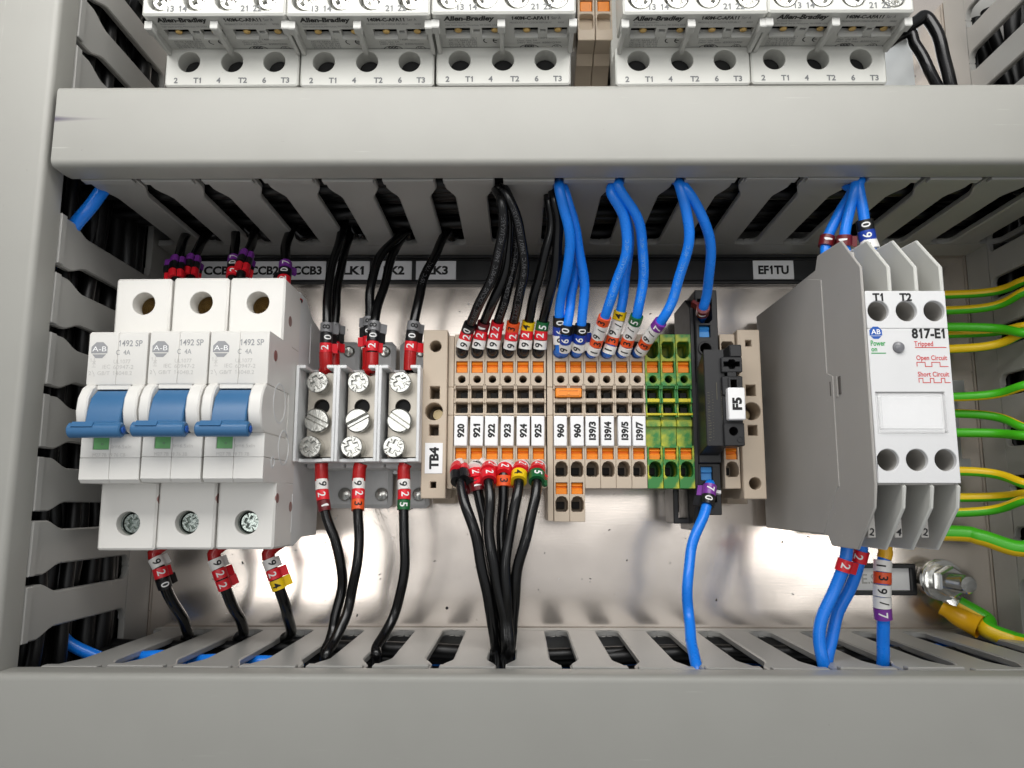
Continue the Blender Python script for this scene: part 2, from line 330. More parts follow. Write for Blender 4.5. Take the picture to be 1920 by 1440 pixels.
def wire(label, pts, mt=WBLK, r=1.6, codes='', s0=7.0, ring=2.9, ferr=None, flen=0, fr=None, group=None, print_=None, cat='wire', ears=True, earside=None, rr=None, extra=None, face=None, cleft=False):
    p = Path(pts); g = G(); sec = [(r*math.cos(2*PI*k/16), r*math.sin(2*PI*k/16)) for k in range(16)]
    ph = [random.uniform(0, 6.28) for _ in range(6)]; L_ = p.l[-1]
    for i, q in enumerate(p.p):                      # slight unevenness left by hand bending
        d = p.l[i]; w_ = min(1, max(0, (d-16)/12))*min(1, max(0, (L_-d-14)/10))
        p.p[i] = q+Vector((0.28*math.sin(d/6.1+ph[0])+0.16*math.sin(d/2.9+ph[1]), 0, 0.25*math.sin(d/5.2+ph[2])+0.12*math.sin(d/2.7+ph[3])))*w_
    sweep(g, p.p, sec)
    t = thing('control_wire', tuple(p.p[0]), label, cat, group)
    g.build('insulation', mt, t)
    if ferr:
        f = fr or r+0.25; q = G(); n = max(3, int(flen/1.5)); P = [p.at(-0+flen*i/n)[0] for i in range(n+1)]
        sweep(q, P, [(f*math.cos(2*PI*k/16), f*math.sin(2*PI*k/16)) for k in range(16)]); q.build('ferrule_sleeve', ferr, t)
    s = s0; R = rr or r+0.62
    for ci, ch in enumerate(codes):
        if ch == ' ': s += ring*1.1; continue
        key = ch if ch in CODE else '9'
        a, ta = p.at(s+ring/2)
        cdir = ((face or CAM)-a); n = (cdir-ta*cdir.dot(ta)).normalized(); side = ta.cross(n)
        jit = random.uniform(-.25, .25); n = (n*math.cos(jit)+side*math.sin(jit)).normalized(); side = ta.cross(n)
        sg = earside if earside else random.choice((-1, 1)); el = random.uniform(1.2, 2.2) if ears else 0.1
        sec = []
        a0 = random.uniform(-70, -35) if not earside else -40
        for k in range(22):
            th = 2*PI*k/22; rad = R*(1+0.05*math.cos(2*th))
            if cleft: tw = (th+PI) % (2*PI)-PI; rad = R*(1.16-0.5*math.exp(-(tw/0.30)**2))
            sec.append((rad*math.cos(th), rad*math.sin(th)))
        ears_pts = []
        e = G(); sweep(e, [a-ta*(ring/2-0.08), a-ta*(ring/2-0.25), a+ta*(ring/2-0.25), a+ta*(ring/2-0.08)], sec, up=n)
        if ears:
            th = math.radians(a0)-PI/2; dirv = (n*math.cos(PI/2+0.5)+side*sg*math.sin(PI/2+0.5)).normalized(); nn = ta.cross(dirv)
            c0 = a+dirv*(R-0.35); c1 = a+dirv*(R+el)
            hw = 0.55; hl = ring/2-0.12
            V = [c0+nn*hw-ta*hl, c0+nn*hw+ta*hl, c0-nn*hw+ta*hl, c0-nn*hw-ta*hl, c1+nn*hw-ta*hl, c1+nn*hw+ta*hl, c1-nn*hw+ta*hl, c1-nn*hw-ta*hl]
            e.add([tuple(x) for x in V], [(0, 1, 2, 3), (4, 5, 6, 7), (0, 1, 5, 4), (1, 2, 6, 5), (2, 3, 7, 6), (3, 0, 4, 7)])
        mk = e.build('marker', RM[key], t)
        V, F = fine(*glyphs(ch, 0.015)); xa = min(v[0] for v in V); xb = max(v[0] for v in V)
        hh = 2.3; k = hh/CAPH; w = G(); wd_ = min(0.75*hh, (xb-xa)*k) ; kx = wd_/((xb-xa)*k)
        Q = []
        for v in V:
            gx = ((v[0]-(xa+xb)/2)*k*kx); gy = (v[1]*k-hh/2); an = gy/R
            rad = R*(1+0.05*math.cos(2*an))+0.09
            # reading direction runs away from the terminal; glyph up is across the wire
            q = a+ta*gx+n*(rad*math.cos(an))+n.cross(ta)*(rad*math.sin(an))
            Q.append(tuple(q))
        if cleft: s += ring; continue
        w.add(Q, F); d = w.build('digit', INK if key in '9348' else INKW, mk)
        s += ring
    if print_:
        st, d0, h, mm = print_; V, F = glyphs(st); k = h/CAPH; w = G(); Q = []
        for v in V:
            a, ta = p.at(d0+v[0]*k); cdir = CAM-a; n = (cdir-ta*cdir.dot(ta)).normalized(); an = (v[1]*k-h/2)/r
            Q.append(tuple(a+n*((r+0.05)*math.cos(an))+n.cross(ta)*((r+0.05)*math.sin(an))))
        w.add(Q, F); w.build('cable_print', mm, t)
    return t
# ------------------------------------------------------------------ the setting: mounting plate and slotted cable ducts
g = G(); g.box(-190, 200, -95, 215, -2, 0, 0.1); pl = g.build('mounting_plate', PLATE); pl['kind'] = 'structure'
PITCH = 18.03
def duct(label, loc, rz, slots, skip, w, length0, length1, lidm, lid_dz=0.0, both=True, lid0=None, lid1=None, lidw=None, zs=14.5):
    """local frame: x along the duct, -y is the outside face of the first wall, the duct spans y 0..w"""
    t = thing('cable_duct', loc, label, 'cable duct', 'slotted grey cable ducts', rz); O = (0, 0, 0)
    g = G(); g.box(length0, length1, 0.2, w-0.2, 0.3, 1.8, 0.2); g.build('duct_base', DUCT, t, O)
    for side in (0, 1) if both else (0,):
        y0 = 0 if side == 0 else w-2.2; sg = -1 if side == 0 else 1
        g = G(); g.box(length0, length1, y0, y0+2.2, 1.85, zs-0.03, 0.15); g.build('wall_foot', DUCT, t, O)
        P = [(-8.98, zs)]
        for k in range(6): a = math.radians(90*k/5); P.append((-8.98+3.9*math.sin(a), zs+3.4-3.2*math.cos(a)))
        P += [(-5.08, 60), (-5.6, 62.2), (-7.2, 66.2), (-7.7, 68), (-7.7, 76.6)]
        P = P[:]+[(-x, z) for x, z in reversed(P)]
        fg = G()
        # profile lies in the x-z plane: slab along 'y' uses (z, x)
        fg.slab([(z, x) for x, z in P], (), 0, 2.2, 0.42, axis='y')
        fg.slab([(z, x) for x, z in [(-7.6, 73.6), (7.6, 73.6), (7.6, 76.5), (-7.6, 76.5)]], (), -1.1 if side == 0 else 2.2, -0.0 if side == 0 else 3.3, 0.25, axis='y')
        first = None
        for i, sx in enumerate(slots[:-1]):
            if i in skip and side == 0: continue
            if first is None: first = fg.build('finger', DUCT, t, O); f = first
            else: f = first.copy(); scn.collection.objects.link(f)
            f.location = (sx+PITCH/2, y0+random.uniform(-0.05, 0.05), 0); f.rotation_euler = (random.uniform(-0.004, 0.004), 0, random.uniform(-0.012, 0.012))
    # snap-on lid: channel with rounded edges and lips
    L0 = length0 if lid0 is None else lid0; L1 = length1 if lid1 is None else lid1; W = lidw or w
    zt = 87.3+lid_dz; zb = 76.9+lid_dz*0.3; yo = -0.9; P = [(yo+0.25, zb), (yo-0.15, zb+3.0)]
    R = 1.9
    for k in range(7): a = math.radians(90*k/6); P.append((yo-0.25+R-R*math.cos(a), zt-R+R*math.sin(a)))
    yo2 = W+0.9
    for k in range(7): a = math.radians(90*k/6); P.append((yo2+0.25-R+R*math.sin(a), zt-R+R*math.cos(a)))
    P += [(yo2+0.15, zb+3.0), (yo2-0.25, zb), (yo2-1.5, zb)]
    th = 1.25
    P += [(yo2-1.4, zt-R)]
    for k in range(4): a = math.radians(90*k/3); P.append((yo2+0.2-R+(R-th)*math.cos(a), zt-R+(R-th)*math.sin(a)))
    for k in range(4): a = math.radians(90*k/3); P.append((yo-0.2+R-(R-th)*math.sin(a), zt-R+(R-th)*math.cos(a)))
    P += [(yo+1.4, zt-R), (yo+1.5, zb)]
    lg = G(); lg.slab(P, (), L0, L1, 0.12, axis='x'); lid = lg.build('lid', lidm, t, O)
    return t, lid
# upper horizontal duct (wall faces -y at y=96)
us = [-132.13+PITCH*i for i in range(19)]
upper, lidU = duct('grey slotted duct across the top with ink mark on its lid end', (0, 96.2, 0), 0, us, (), 22.5, -136.0, 182, LIDM, 0.5, lid0=-133.2, lid1=190, lidw=22)
# lower horizontal duct (wall faces +y at y=-44): turned half round
ls = [sorted([-(-113.06+PITCH*i) for i in range(-1, 17)])][0]
lower, lidL = duct('wide grey slotted duct along the bottom edge of the photo', (0, -44.4, 0), PI, ls, (17,), 40, -182, 131, LIDM, 0.6, lid0=-190, lid1=185, zs=7)
# left vertical duct (wall faces +x at x=-136): local x runs along +y
vs = [68.6+PITCH*i for i in range(-6, 8)]
left, lidV = duct('grey slotted duct standing upright along the left side', (-136.4, 0, 0), PI/2, vs, (7, 8), 40, -84, 205, LIDM, 0.0, lid0=-43.8, lid1=210, zs=18)
# right vertical duct (wall faces -x at x=174)
rs = sorted([-(60.6+PITCH*i) for i in range(-5, 9)])
right, lidR = duct('blurred grey slotted duct behind the green and yellow wires at right', (174.5, 0, 0), -PI/2, rs, (), 40, -205, 45, LIDM, -0.4)
# pen mark on the sawn end of the upper lid
m = LIDM.copy(); m.name = 'lid_grey_pvc_marked'; lidU.data.materials[0] = m
nt = m.node_tree; N = nt.nodes; L = nt.links; b = N['Principled BSDF']; tc = [n for n in N if n.type == 'TEX_COORD'][0]
sp = N.new('ShaderNodeSeparateXYZ'); L.new(tc.outputs['Object'], sp.inputs[0])
def mth(op, a, bb, c=None):
    n = N.new('ShaderNodeMath'); n.operation = op
    for i, q in enumerate((a, bb, c)):
        if q is None: continue
        if isinstance(q, (int, float)): n.inputs[i].default_value = q
        else: L.new(q, n.inputs[i])
    return n.outputs[0]
fx = mth('SUBTRACT', 1.0, mth('MULTIPLY', mth('ADD', sp.outputs[0], 133.2), 1/20)); fx.node.use_clamp = True
dy = mth('ABSOLUTE', mth('SUBTRACT', sp.outputs[1], 12.9), 0)
fy = mth('SUBTRACT', 1.0, mth('DIVIDE', dy, mth('ADD', 0.35, mth('MULTIPLY', mth('POWER', fx, 3), 0.8)))); fy.node.use_clamp = True
k = mth('MULTIPLY', mth('POWER', fx, 2.2), mth('POWER', fy, 0.7))
mx = N.new('ShaderNodeMix'); mx.data_type = 'RGBA'; L.new(k, mx.inputs[0]); L.new(b.inputs['Base Color'].links[0].from_socket, mx.inputs[6])
mx.inputs[7].default_value = (0.06, 0.045, 0.09, 1); L.new(mx.outputs[2], b.inputs['Base Color'])

# DIN rails
def rail(label, y, x0, x1):
    P = [(-17.5, 5.9), (-17.5, 6.9), (-11.7, 6.9), (-11.7, 1.4), (11.7, 1.4), (11.7, 6.9), (17.5, 6.9), (17.5, 5.9), (12.7, 5.9), (12.7, 0.2), (-12.7, 0.2), (-12.7, 5.9)]
    t = thing('mounting_rail', (x0, y, 0.2), label, 'rail', 'steel mounting rails')
    g = G(); g.slab([(a+y, z) for a, z in P], (), x0, x1, 0, axis='x'); g.build('rail_profile', RAIL, t); return t
rail('steel rail carrying the breakers and terminals, its end shows right of the grey relay', 28.5, -127.5, 166)
rail('steel rail at the top right under the row of motor starters', 176, -122, 160)

# ------------------------------------------------------------------ miniature circuit breakers
def breaker(x0, serial, label):
    W = 17.15; cx = x0+W/2
    t = thing('circuit_breaker', (cx, 28.5, 7), label, 'circuit breaker', 'white one pole circuit breakers')
    g = G()
    g.slab([(-11, 12), (62, 12), (64.5, 28), (69.3, 37), (69.8, 44), (-13.5, 44), (-13.5, 40), (-11, 30)], (), x0+0.15, x0+W-0.15, 0.3, axis='x', m=1)
    for a, b_ in ((x0, cx-0.03), (cx+0.03, x0+W)):
        pass
    # shoulders with screw shafts (front faces)
    for y0, y1, cyy in ((49.0, 69.6, 61.6), (-13.4, 6.6, -5.6)):
        g.box(x0, x0+W, y0, y1, 43.5, 61.8, 0.6, holes=[circ(cx+0.3, cyy, 3.55, 26)])
    g.box(x0+0.1, x0+W-0.1, 6.3, 49.4, 43.5, 52.5, 0.1)
    # nose: name plate, lower plate split by the moulding seam
    zn = 74.4
    for a, b_ in ((x0, cx-0.04), (cx+0.04, x0+W)):
        g.slab([(34.2, 52), (49.9, 52), (49.9, 73.6), (49.1, zn), (34.6, zn), (34.2, zn-0.2)], (), a, b_, 0.12, axis='x')
        g.slab([(13.15, 52), (19.9, 52), (19.9, zn), (13.15, zn)], [], a, b_, 0.10, axis='x') if b_ > cx+1 else None
        g.slab([(6.0, 52), (13.05, 52), (13.05, zn), (7.0, zn), (6.0, 73.2)], (), a, b_, 0.12, axis='x')
    # left lower plate carries the indicator window
    g.box(x0, cx-0.04, 13.15, 19.9, 52, zn, 0.12, holes=[rect(x0+3.4, x0+8.0, 15.5, 19.1, 0)])
    # cheeks round the handle
    P = [(19.9, 54), (19.9, 74.2), (20.5, 76.0), (22.4, 77.9), (26, 78.8), (30, 78.2), (32.9, 76.4), (34.2, 74.3), (34.2, 54)]
    for a, b_ in ((x0, x0+3.1), (x0+13.3, x0+W)): g.slab(P, (), a, b_, 0.4, axis='x')
    g.slab([(32.5, 54), (34.2, 54), (34.2, 74.0), (32.9, 74.0)], (), x0+3.2, x0+13.0, 0.0, axis='x')
    g.box(x0+3.2, x0+13.0, 19.9, 34.0, 52, 66, 0.1)
    body = g.build('body', [WHITE, SIDEG], t)
    q = G(); q.slab([(21.0, 66), (32.0, 66), (32.3, 74.5), (30, 77.2), (26, 78.8), (23.0, 79.4), (21.6, 82.0), (19.8, 83.2), (18.6, 82.4), (19.0, 80)], (), x0+3.35, x0+13.1, 0.25, axis='x')
    bar = circ(20.35, 81.6, 2.15, 18)
    q.slab(bar, (), x0+0.5, x0+15.3, 0.35, axis='x')
    q.slab(circ(20.35, 81.6, 1.05, 12), (), x0+15.31, x0+15.75, 0.25, axis='x', m=1)
    q.slab([(20.8, 83.3), (22.2, 82.6), (22.6, 83.1), (21.2, 84.0)], (), x0+1.9, x0+7.9, 0.1, axis='x')
    q.build('handle', [HANDLE, INKB], t)
    q = G(); q.box(x0+3.2, x0+8.1, 15.3, 19.3, 70.5, 73.9, 0.1); q.build('indicator', GREEN, t)
    q = G(); text(q, 'o', 0.9, x0+5.9, 17.2, 73.95, m=0); q.build('indicator_mark', INKM, t)
    # rivets and moulded rings on the right flank
    q = G()
    for y, z, r in ((43.6, 68.0, 1.7), (1.6, 60, 1.5), (57.2, 55, 1.7), (-1.0, 46, 1.6)):
        q.slab(circ(y, z, r, 16), (), x0+W-0.4, x0+W+0.12, 0.1, axis='x')
    q.build('rivet', mat('rivet_bronze', (0.36, 0.2, 0.18, 1), 0.4, 0.7), t)
    q = G()
    for y, z, r in ((30, 62, 6.2), (17, 56, 5.5), (12, 66, 1.8)):
        q.slab(circ(y, z, r, 28), [circ(y, z, r-0.5, 28)], x0+W-0.3, x0+W+0.10, 0.08, hc=0, axis='x')
    q.box(x0+W-0.3, x0+W+0.12, 48, 62, 30, 30.5, 0.05); q.box(x0+W-0.3, x0+W+0.12, -9, 3, 44, 44.5, 0.05)
    q.build('moulded_rings', SIDEG, t)
    # dark depth and clamp screws
    q = G(); pr_ = [(3.5, 54.0)]
    for k_ in range(7): pr_ += [(3.5-0.45*k_, 55.6-0.28*k_), (3.3-0.45*k_, 55.9-0.28*k_), (3.12-0.45*k_, 55.45-0.28*k_)]
    q.lathe(pr_+[(0.01, 53.4)], cx+0.3, 61.6, 28); q.build('clamp_screw', BRASSD, t)
    q = G(); pr_ = []
    for k_ in range(5): pr_ += [(3.52, 56.6+0.6*k_), (3.2, 56.9+0.6*k_)]
    q.lathe(pr_, cx+0.3, -5.6, 28); q.build('screw_collar', STEELY, t)
    for cyy, zz in ((-5.6, 59.0),):
        s = screw_pozi(cx+0.55, cyy, zz, 2.95, t, STEELY if cyy < 0 else BRASSD, tilt=random.uniform(0, 1.5), slotname='clamp_screw')
    q = G()
    text(q, '1492 SP', 1.75, x0+7.9+4.3, 46.4, zn+0.06, bold=0.02, m=0, width=6.9)
    text(q, 'C  4A', 1.45, x0+10.2, 43.7, zn+0.06, m=0, width=4.2)
    for st, yy, ww in (('UL1077', 41.0, 4.9), ('60947-2', 39.4, 5.9), ('14048.2', 37.6, 5.6)): text(q, st, 1.15, x0+7.6+ww/2, yy, zn+0.06, m=1, width=ww)
    text(q, 'IEC', 1.1, x0+5.6, 39.5, zn+0.06, m=1, width=2.2); text(q, 'GB/T', 1.1, x0+4.9, 37.6, zn+0.06, m=1, width=3.6)
    text(q, '1', 1.1, x0+0.9, 41.4, zn+0.06, m=1); text(q, '2', 1.1, x0+0.9, 37.6, zn+0.06, m=1)
    line(q, x0+1.9, 42.2, x0+1.9, 39.6, zn+0.06, 0.14, 1); line(q, x0+1.4, 41.2, x0+2.4, 40.2, zn+0.07, 0.14, 1); line(q, x0+2.4, 41.2, x0+1.4, 40.2, zn+0.08, 0.14, 1)
    line(q, x0+1.3, 39.4, x0+2.5, 39.4, zn+0.06, 0.14, 1); line(q, x0+1.5, 38.4, x0+2.2, 37.2, zn+0.06, 0.16, 1); line(q, x0+2.2, 37.2, x0+2.2, 36.6, zn+0.06, 0.16, 1)
    text(q, 'Ir=6.5xIn', 1.0, x0+11.7, 16.3, zn+0.06, m=1, width=5.6)
    text(q, serial, 0.95, x0+8.3, 13.95, zn+0.06, m=1, width=9.4)
    q.build('printed_marks', [INKG, INKL], t)
    # octagonal emblem with a bar
    q = G(); ox, oy = x0+3.2, 44.4; R = 2.55; oc = circ(ox, oy, R, 8, PI/8)
    top = [p for p in oc if p[1] > oy-0.5*R]
    up = [(ox-R*0.924, oy-0.95), (ox+R*0.924, oy-0.95), (ox+R*0.924, oy+R*0.383), (ox+R*0.383, oy+R*0.924), (ox-R*0.383, oy+R*0.924), (ox-R*0.924, oy+R*0.383)]
    lo = [(ox-R*0.78, oy-1.25), (ox-R*0.383, oy-R*0.924), (ox+R*0.383, oy-R*0.924), (ox+R*0.78, oy-1.25)]
    for P in (up, lo): q.add([(a, b_, zn+0.06) for a, b_ in P], [tuple(range(len(P)))], 0)
    text(q, 'A-B', 1.45, ox, oy+0.35, zn+0.11, m=1, bold=0.0, width=4.1)
    q.build('emblem', [INKG, LABEL], t)
    return t
def star(x, y, r, r2, n=4, a0=0, w=0.32):
    P = []
    for i in range(n):
        a = a0+2*PI*i/n; d = Vector((math.cos(a), math.sin(a))); s = Vector((-d.y, d.x)); hw = r*w
        P += [tuple(Vector((x, y))+d*r-s*hw), tuple(Vector((x, y))+d*r+s*hw), tuple(Vector((x, y))+(d+s).normalized()*r2)]
    return P
def screw_pozi(x, y, z, r, parent, m=STEEL, tilt=0.0, slotname='screw', shaft=0, slot=False):
    g = G(); a = tilt
    seg = 32; out = []
    for i in range(seg):
        th = 2*PI*i/seg; rr = r
        if slot and (i % 16) in (0,): rr = r*0.84
        out.append((x+rr*math.cos(th+a), y+rr*math.sin(th+a)))
    g.slab(out, [star(x, y, r*0.62, r*0.30, 4, a+0.4)], z-1.3, z, 0.22, hc=0.18)
    g.slab(circ(x, y, r-0.1, 28), (), z-3-shaft, z-1.25, 0.1)
    for k in range(4):
        th = a+0.4+PI/4+k*PI/2
        T = Matrix.Translation((x, y, z)) @ Matrix.Rotation(th, 4, 'Z')
        g.add([(r*0.5, -0.12, 0), (r*0.92, -0.3, 0), (r*0.92, 0.3, 0), (r*0.5, 0.12, 0), (r*0.72, 0, 0.16)], [(0, 1, 4), (1, 2, 4), (2, 3, 4), (3, 0, 4)], 0, T)
    if slot:
        for k in (0, 1):
            T = Matrix.Translation((x, y, z+0.01)) @ Matrix.Rotation(a+k*PI, 4, 'Z')
            g.add([(r*0.62, -0.42, 0.12), (r*0.98, -0.42, 0.12), (r*0.98, -0.2, 0.12), (r*0.62, -0.2, 0.12), (r*0.62, 0.42, 0.12), (r*0.98, 0.42, 0.12), (r*0.98, 0.2, 0.12), (r*0.62, 0.2, 0.12)], [(0, 1, 2, 3), (4, 5, 6, 7)], 0, T)
    return g.build(slotname, m, parent)
for i, (sn, lb) in enumerate((('M27 7B 19 76 CB', 'leftmost white circuit breaker with blue handle beside the left duct'),
                              ('M27 7B 19 76 3B', 'middle one of the three white circuit breakers with blue handles'),
                              ('M27 7B 19 71 7B', 'right hand white circuit breaker whose grey flank faces the screw links'))):
    _t = breaker(-125.05+17.68*i, sn, lb); _t.location += Vector((0, (-0.25, 0.05, 0.12)[i], (0.1, 0, -0.15)[i])); _t.rotation_euler.z = (0.004, -0.002, 0.001)[i]

# ------------------------------------------------------------------ screw link terminals
def link(x0, wd_, label, a1, a2, a3):
    x1 = x0+wd_; cx = (x0+x1)/2+0.1
    t = thing('link_terminal', (cx, 29, 2), label, 'terminal', 'grey framed link terminals')
    g = G(); z0, z1 = 30, 46.5
    g.box(x0, x0+1.0, 13.4, 44.8, z0, z1, 0.2); g.box(x1-1.0, x1, 13.4, 44.8, z0, z1, 0.2)
    g.box(x0+1.0, x0+3.1, 43.7, 44.8, z0, z1, 0.2); g.box(x1-3.3, x1-1.0, 43.7, 44.8, z0, z1, 0.2)
    g.box(x0+1.0, x1-3.6, 13.4, 14.5, z0, z1-3.4, 0.2); g.box(x1-3.8, x1-1.0, 13.4, 14.5, z0, z1, 0.2)
    g.box(x0+0.2, x1-0.2, 12, 46, 8, 30, 0.4)
    g.box(x0+0.8, x1-0.8, -1.5, 60.5, 4, 9, 1.4, holes=[circ(cx+2.0, 56.5, 2.0, 16), circ(cx+2.2, 3.5, 2.4, 16)])
    g.cyl(cx+3.4, 58.4, 0.7, 9, 9.3, 0.05, 12)
    g.build('frame', SIDEG, t)
    q = G(); q.slab(rect(x0+2.0, x1-1.6, 15.2, 43.6, 0.3), [circ(cx+0.1, 32.0, 2.5, 20)], 35.5, 38.5, 0.2); q.build('metal_bar', NICK, t)
    q = G(); q.box(x0+2.2, x1-1.8, 15.4, 43.2, 30.2, 35.4, 0.1); q.build('clamp_cage', BLKD, t)
    screw_pozi(cx-0.1, 39.4, 45.0, 3.5, t, STEEL, a1, 'clamp_screw', 4, True); screw_pozi(cx-1.6, 18.3, 45.2, 3.5, t, STEEL, a3, 'clamp_screw', 4, True)
    # large slotted cheese head
    q = G(); sx, sy = cx-0.4, 27.0; r = 4.0
    T = Matrix.Translation((sx, sy, 0)) @ Matrix.Rotation(a2, 4, 'Z')
    q.lathe([(r-0.05, 38.6), (r, 41.2), (r-0.15, 41.6), (0.01, 41.6)], sx, sy, 28)
    for s in (1, -1):
        P = [(x*s, y*s) for x, y in [(r*math.cos(th), 0.55+(r-0.55)*math.sin(th)) for th in [PI*k/12 for k in range(13)]]]
        q.slab(P, (), 41.4, 43.2, 0.45, T=T, cb=False)
    q.build('slotted_screw', STEEL, t)
    q = G(); q.lathe([(2.3, 9.2), (2.2, 9.9), (1.0, 10.3), (0.01, 10.3)], cx+2.2, 3.5, 16); q.lathe([(2.2, 9.2), (1.6, 9.9), (0.01, 10.1)], cx+2.0, 56.5, 16); q.build('fixing_screw', STEEL, t)
    return t
link(-72.4, 13.2, 'grey framed link terminal nearest the white breakers', 0.1, -0.46, 0.3)
link(-59.1, 13.5, 'grey framed link terminal in the middle, its slotted screw turned up right', 1.3, 0.5, 1.57)
link(-45.5, 13.6, 'grey framed link terminal next to the TB4 end bracket', 0.05, -0.6, 0.7)

# ------------------------------------------------------------------ rail terminals
TY1, TY0 = 56.8, 5.2
def tband(g, cx, w, y0, z1, m=0):
    pass
def terminal(cx, label, mats, ybot=TY0, marker=None, name='rail_terminal', group=None, triple=False, mk_dx=0.0, cat='terminal block', greeny=False):
    W = 5.05; a, b_ = cx-W/2, cx+W/2; zt = 38.0
    t = thing(name, (cx, 30, 7), label, cat, group)
    g = G()
    arch = [(0, 0), (a+0.5, 50.0), (a+0.5, 53.6), (a+1.0, 54.3), (b_-0.9, 54.3), (b_-0.5, 53.6), (b_-0.5, 50.0), (b_-1.2, 48.9), (cx+0.4, 48.5), (cx-0.4, 48.5), (a+1.2, 48.9)]
    holes = [arch[1:], rect(cx-1.95, cx+1.9, 43.6, 47.6, 0), circ(cx, 41.4, 1.28, 18)]
    g.slab(rect(a, b_, 39.2, TY1, 0.12), holes, 27, zt, 0.12, hc=0.1)
    g.slab([(a, 39.2), (b_, 39.2), (b_, 29.3), (a, 29.3)], [rect(cx-2.0, cx+2.05, 35.1, 38.6, 0), rect(cx-2.0, cx+2.05, 30.1, 33.6, 0)], 27, 36.9, 0, hc=0)
    g.box(a, b_, 33.75, 34.95, 36.9, 37.7, 0.15, m=1 if greeny else 0); g.box(a, b_, 29.3, 30.0, 36.9, 38.2, 0.15, m=1 if greeny else 0)
    for yy in (34.3, 29.6, 38.9): g.box(a-0.02, a+0.5, yy-0.9, yy+0.9, 36.9, 38.0, 0.1); g.box(b_-0.5, b_+0.02, yy-0.9, yy+0.9, 36.9, 38.0, 0.1)
    g.box(a, b_, 19.2, 29.3, 27, 35.2, 0.1)
    if greeny: g.box(a, b_, 25.6, 28.0, 35.2, 36.4, 0.2)
    def lowset(y):
        # funnel under a pusher, y = top edge of pusher window
        return [rect(cx-1.95, cx+1.9, y-3.8, y, 0), [(a+0.45, y-8.9), (a+1.0, y-9.5), (b_-1.1, y-9.5), (b_-0.45, y-8.6), (b_-0.45, y-6.2), (b_-1.1, y-4.9), (cx+0.4, y-4.45), (cx-0.4, y-4.45), (a+1.1, y-4.9), (a+0.45, y-6.2)]]
    hs = lowset(18.5); ys = [18.5]
    if triple: hs += lowset(7.1); ys.append(7.1); ybot = -5.6
    g.slab(rect(a, b_, ybot, 19.2, 0.12), hs, 27, zt, 0.12, hc=0.1)
    g.box(a+0.02, b_-0.02, ybot+0.6, TY1-0.6, 8, 27, 0.1)
    g.build('housing', mats, t)
    q = G()
    for y in [47.6]+ys:
        zz = 37.2
        P = [(y-3.75, 30), (y-0.05, 30), (y-0.05, zz-0.5), (y-1.0, zz+0.1), (y-1.5, zz-0.9), (y-1.7, zz-0.9), (y-2.2, zz), (y-3.75, zz-0.2)]
        q = G(); q.slab(P, (), cx-1.85, cx+1.8, 0.1, axis='x'); q.build('pusher', ORANGE, t)
    q = G()
    for yy in (36.9, 31.9): q.box(cx-0.7, cx+1.7, yy-1.5, yy+0.6, 27.1, 33, 0.1)
    for y in ys: q.box(cx-1.2, cx+1.3, y-8.6, y-6.2, 27.05, 29.0, 0.1)
    q.box(cx-1.6, cx+0.3, 48.0, 51, 27.05, 29.5, 0.1); q.box(cx-1.1, cx+1.1, 40.3, 42.5, 27.05, 28, 0.1)
    q.build('clamp_metal', BLKD, t)
    if marker:
        x = cx+mk_dx; q = G(); TT = Matrix.Translation((x, 24, 0)) @ Matrix.Rotation(math.radians(random.uniform(-1.0, 1.0)), 4, 'Z') @ Matrix.Translation((-x, -24, 0)); q.box(x-2.15, x+2.15, 19.0, 28.95, 35.3, 39.3, 0.22, T=TT); mk = q.build('marker', LABEL, t)
        q = G(); text(q, marker, 2.0, x+0.05, 24.0, 39.36, rot=90, bold=0.10, width=4.6 if len(marker) < 4 else 6.1, T=TT); q.build('lettering', INK, mk)
    return t
def strip_end(cx, w, y0, y1, label, zt=37.6):
    g = G(); a, b_ = cx-w/2, cx+w/2
    g.box(a, b_, 38.9, y1, 8, zt, 0.15); g.box(a, b_, 29.4, 38.8, 8, zt-0.1, 0.12); g.box(a, b_, y0, 29.3, 8, zt, 0.15)
    t = thing('end_plate', (cx, 30, 7), label, 'end plate', 'thin beige end plates'); g.build('plate', BEIGE, t)
GB = 'beige terminals with orange pushers'
cols = ['black', 'brown', 'red', 'orange', 'yellow', 'green']
for i in range(6):
    terminal(-19.05+5.13*i, f'beige rail terminal marked {920+i}, a {cols[i]} ring on the wire above it', [BEIGE], marker=str(920+i), group=GB, mk_dx=0.15*math.sin(i*2.1)-0.1)
strip_end(-22.7, 1.9, 5.0, 56.4, 'thin beige end plate between the TB4 bracket and terminal 920')
strip_end(10.45, 1.9, -5.4, 56.9, 'long thin beige end plate between terminals 925 and 960')
g2 = [('960', 'left of the pair of longer beige terminals marked 960 with two lower openings', True), ('960', 'right of the pair of longer beige terminals marked 960, beside I39/3', True),
      ('I39/3', 'beige rail terminal marked I39/3 beside the longer pair', False), ('I39/4', 'beige rail terminal marked I39/4 under the wire with a yellow ring', False), ('I39/5', 'beige rail terminal marked I39/5 under the wire with a green ring', False), ('I39/7', 'beige rail terminal marked I39/7 beside the green and yellow ones', False)]
for i, (mk, lb, tr) in enumerate(g2):
    terminal(14.1+5.13*i, lb, [BEIGE], marker=mk, group=GB, triple=tr, mk_dx=(-0.3, 0.1, -0.1, -0.15, 0.35, 0.0)[i])
for i, lb in enumerate(('green and yellow earth terminal next to I39/7', 'middle one of the three green and yellow earth terminals', 'green and yellow earth terminal touching the black fuse holder')):
    terminal(44.95+5.2*i, lb, [GY, YEL], group='green and yellow earth terminals', greeny=True)
terminal(70.2, 'beige terminal half hidden behind the black fuse holder at the right end', [BEIGE], group=GB)
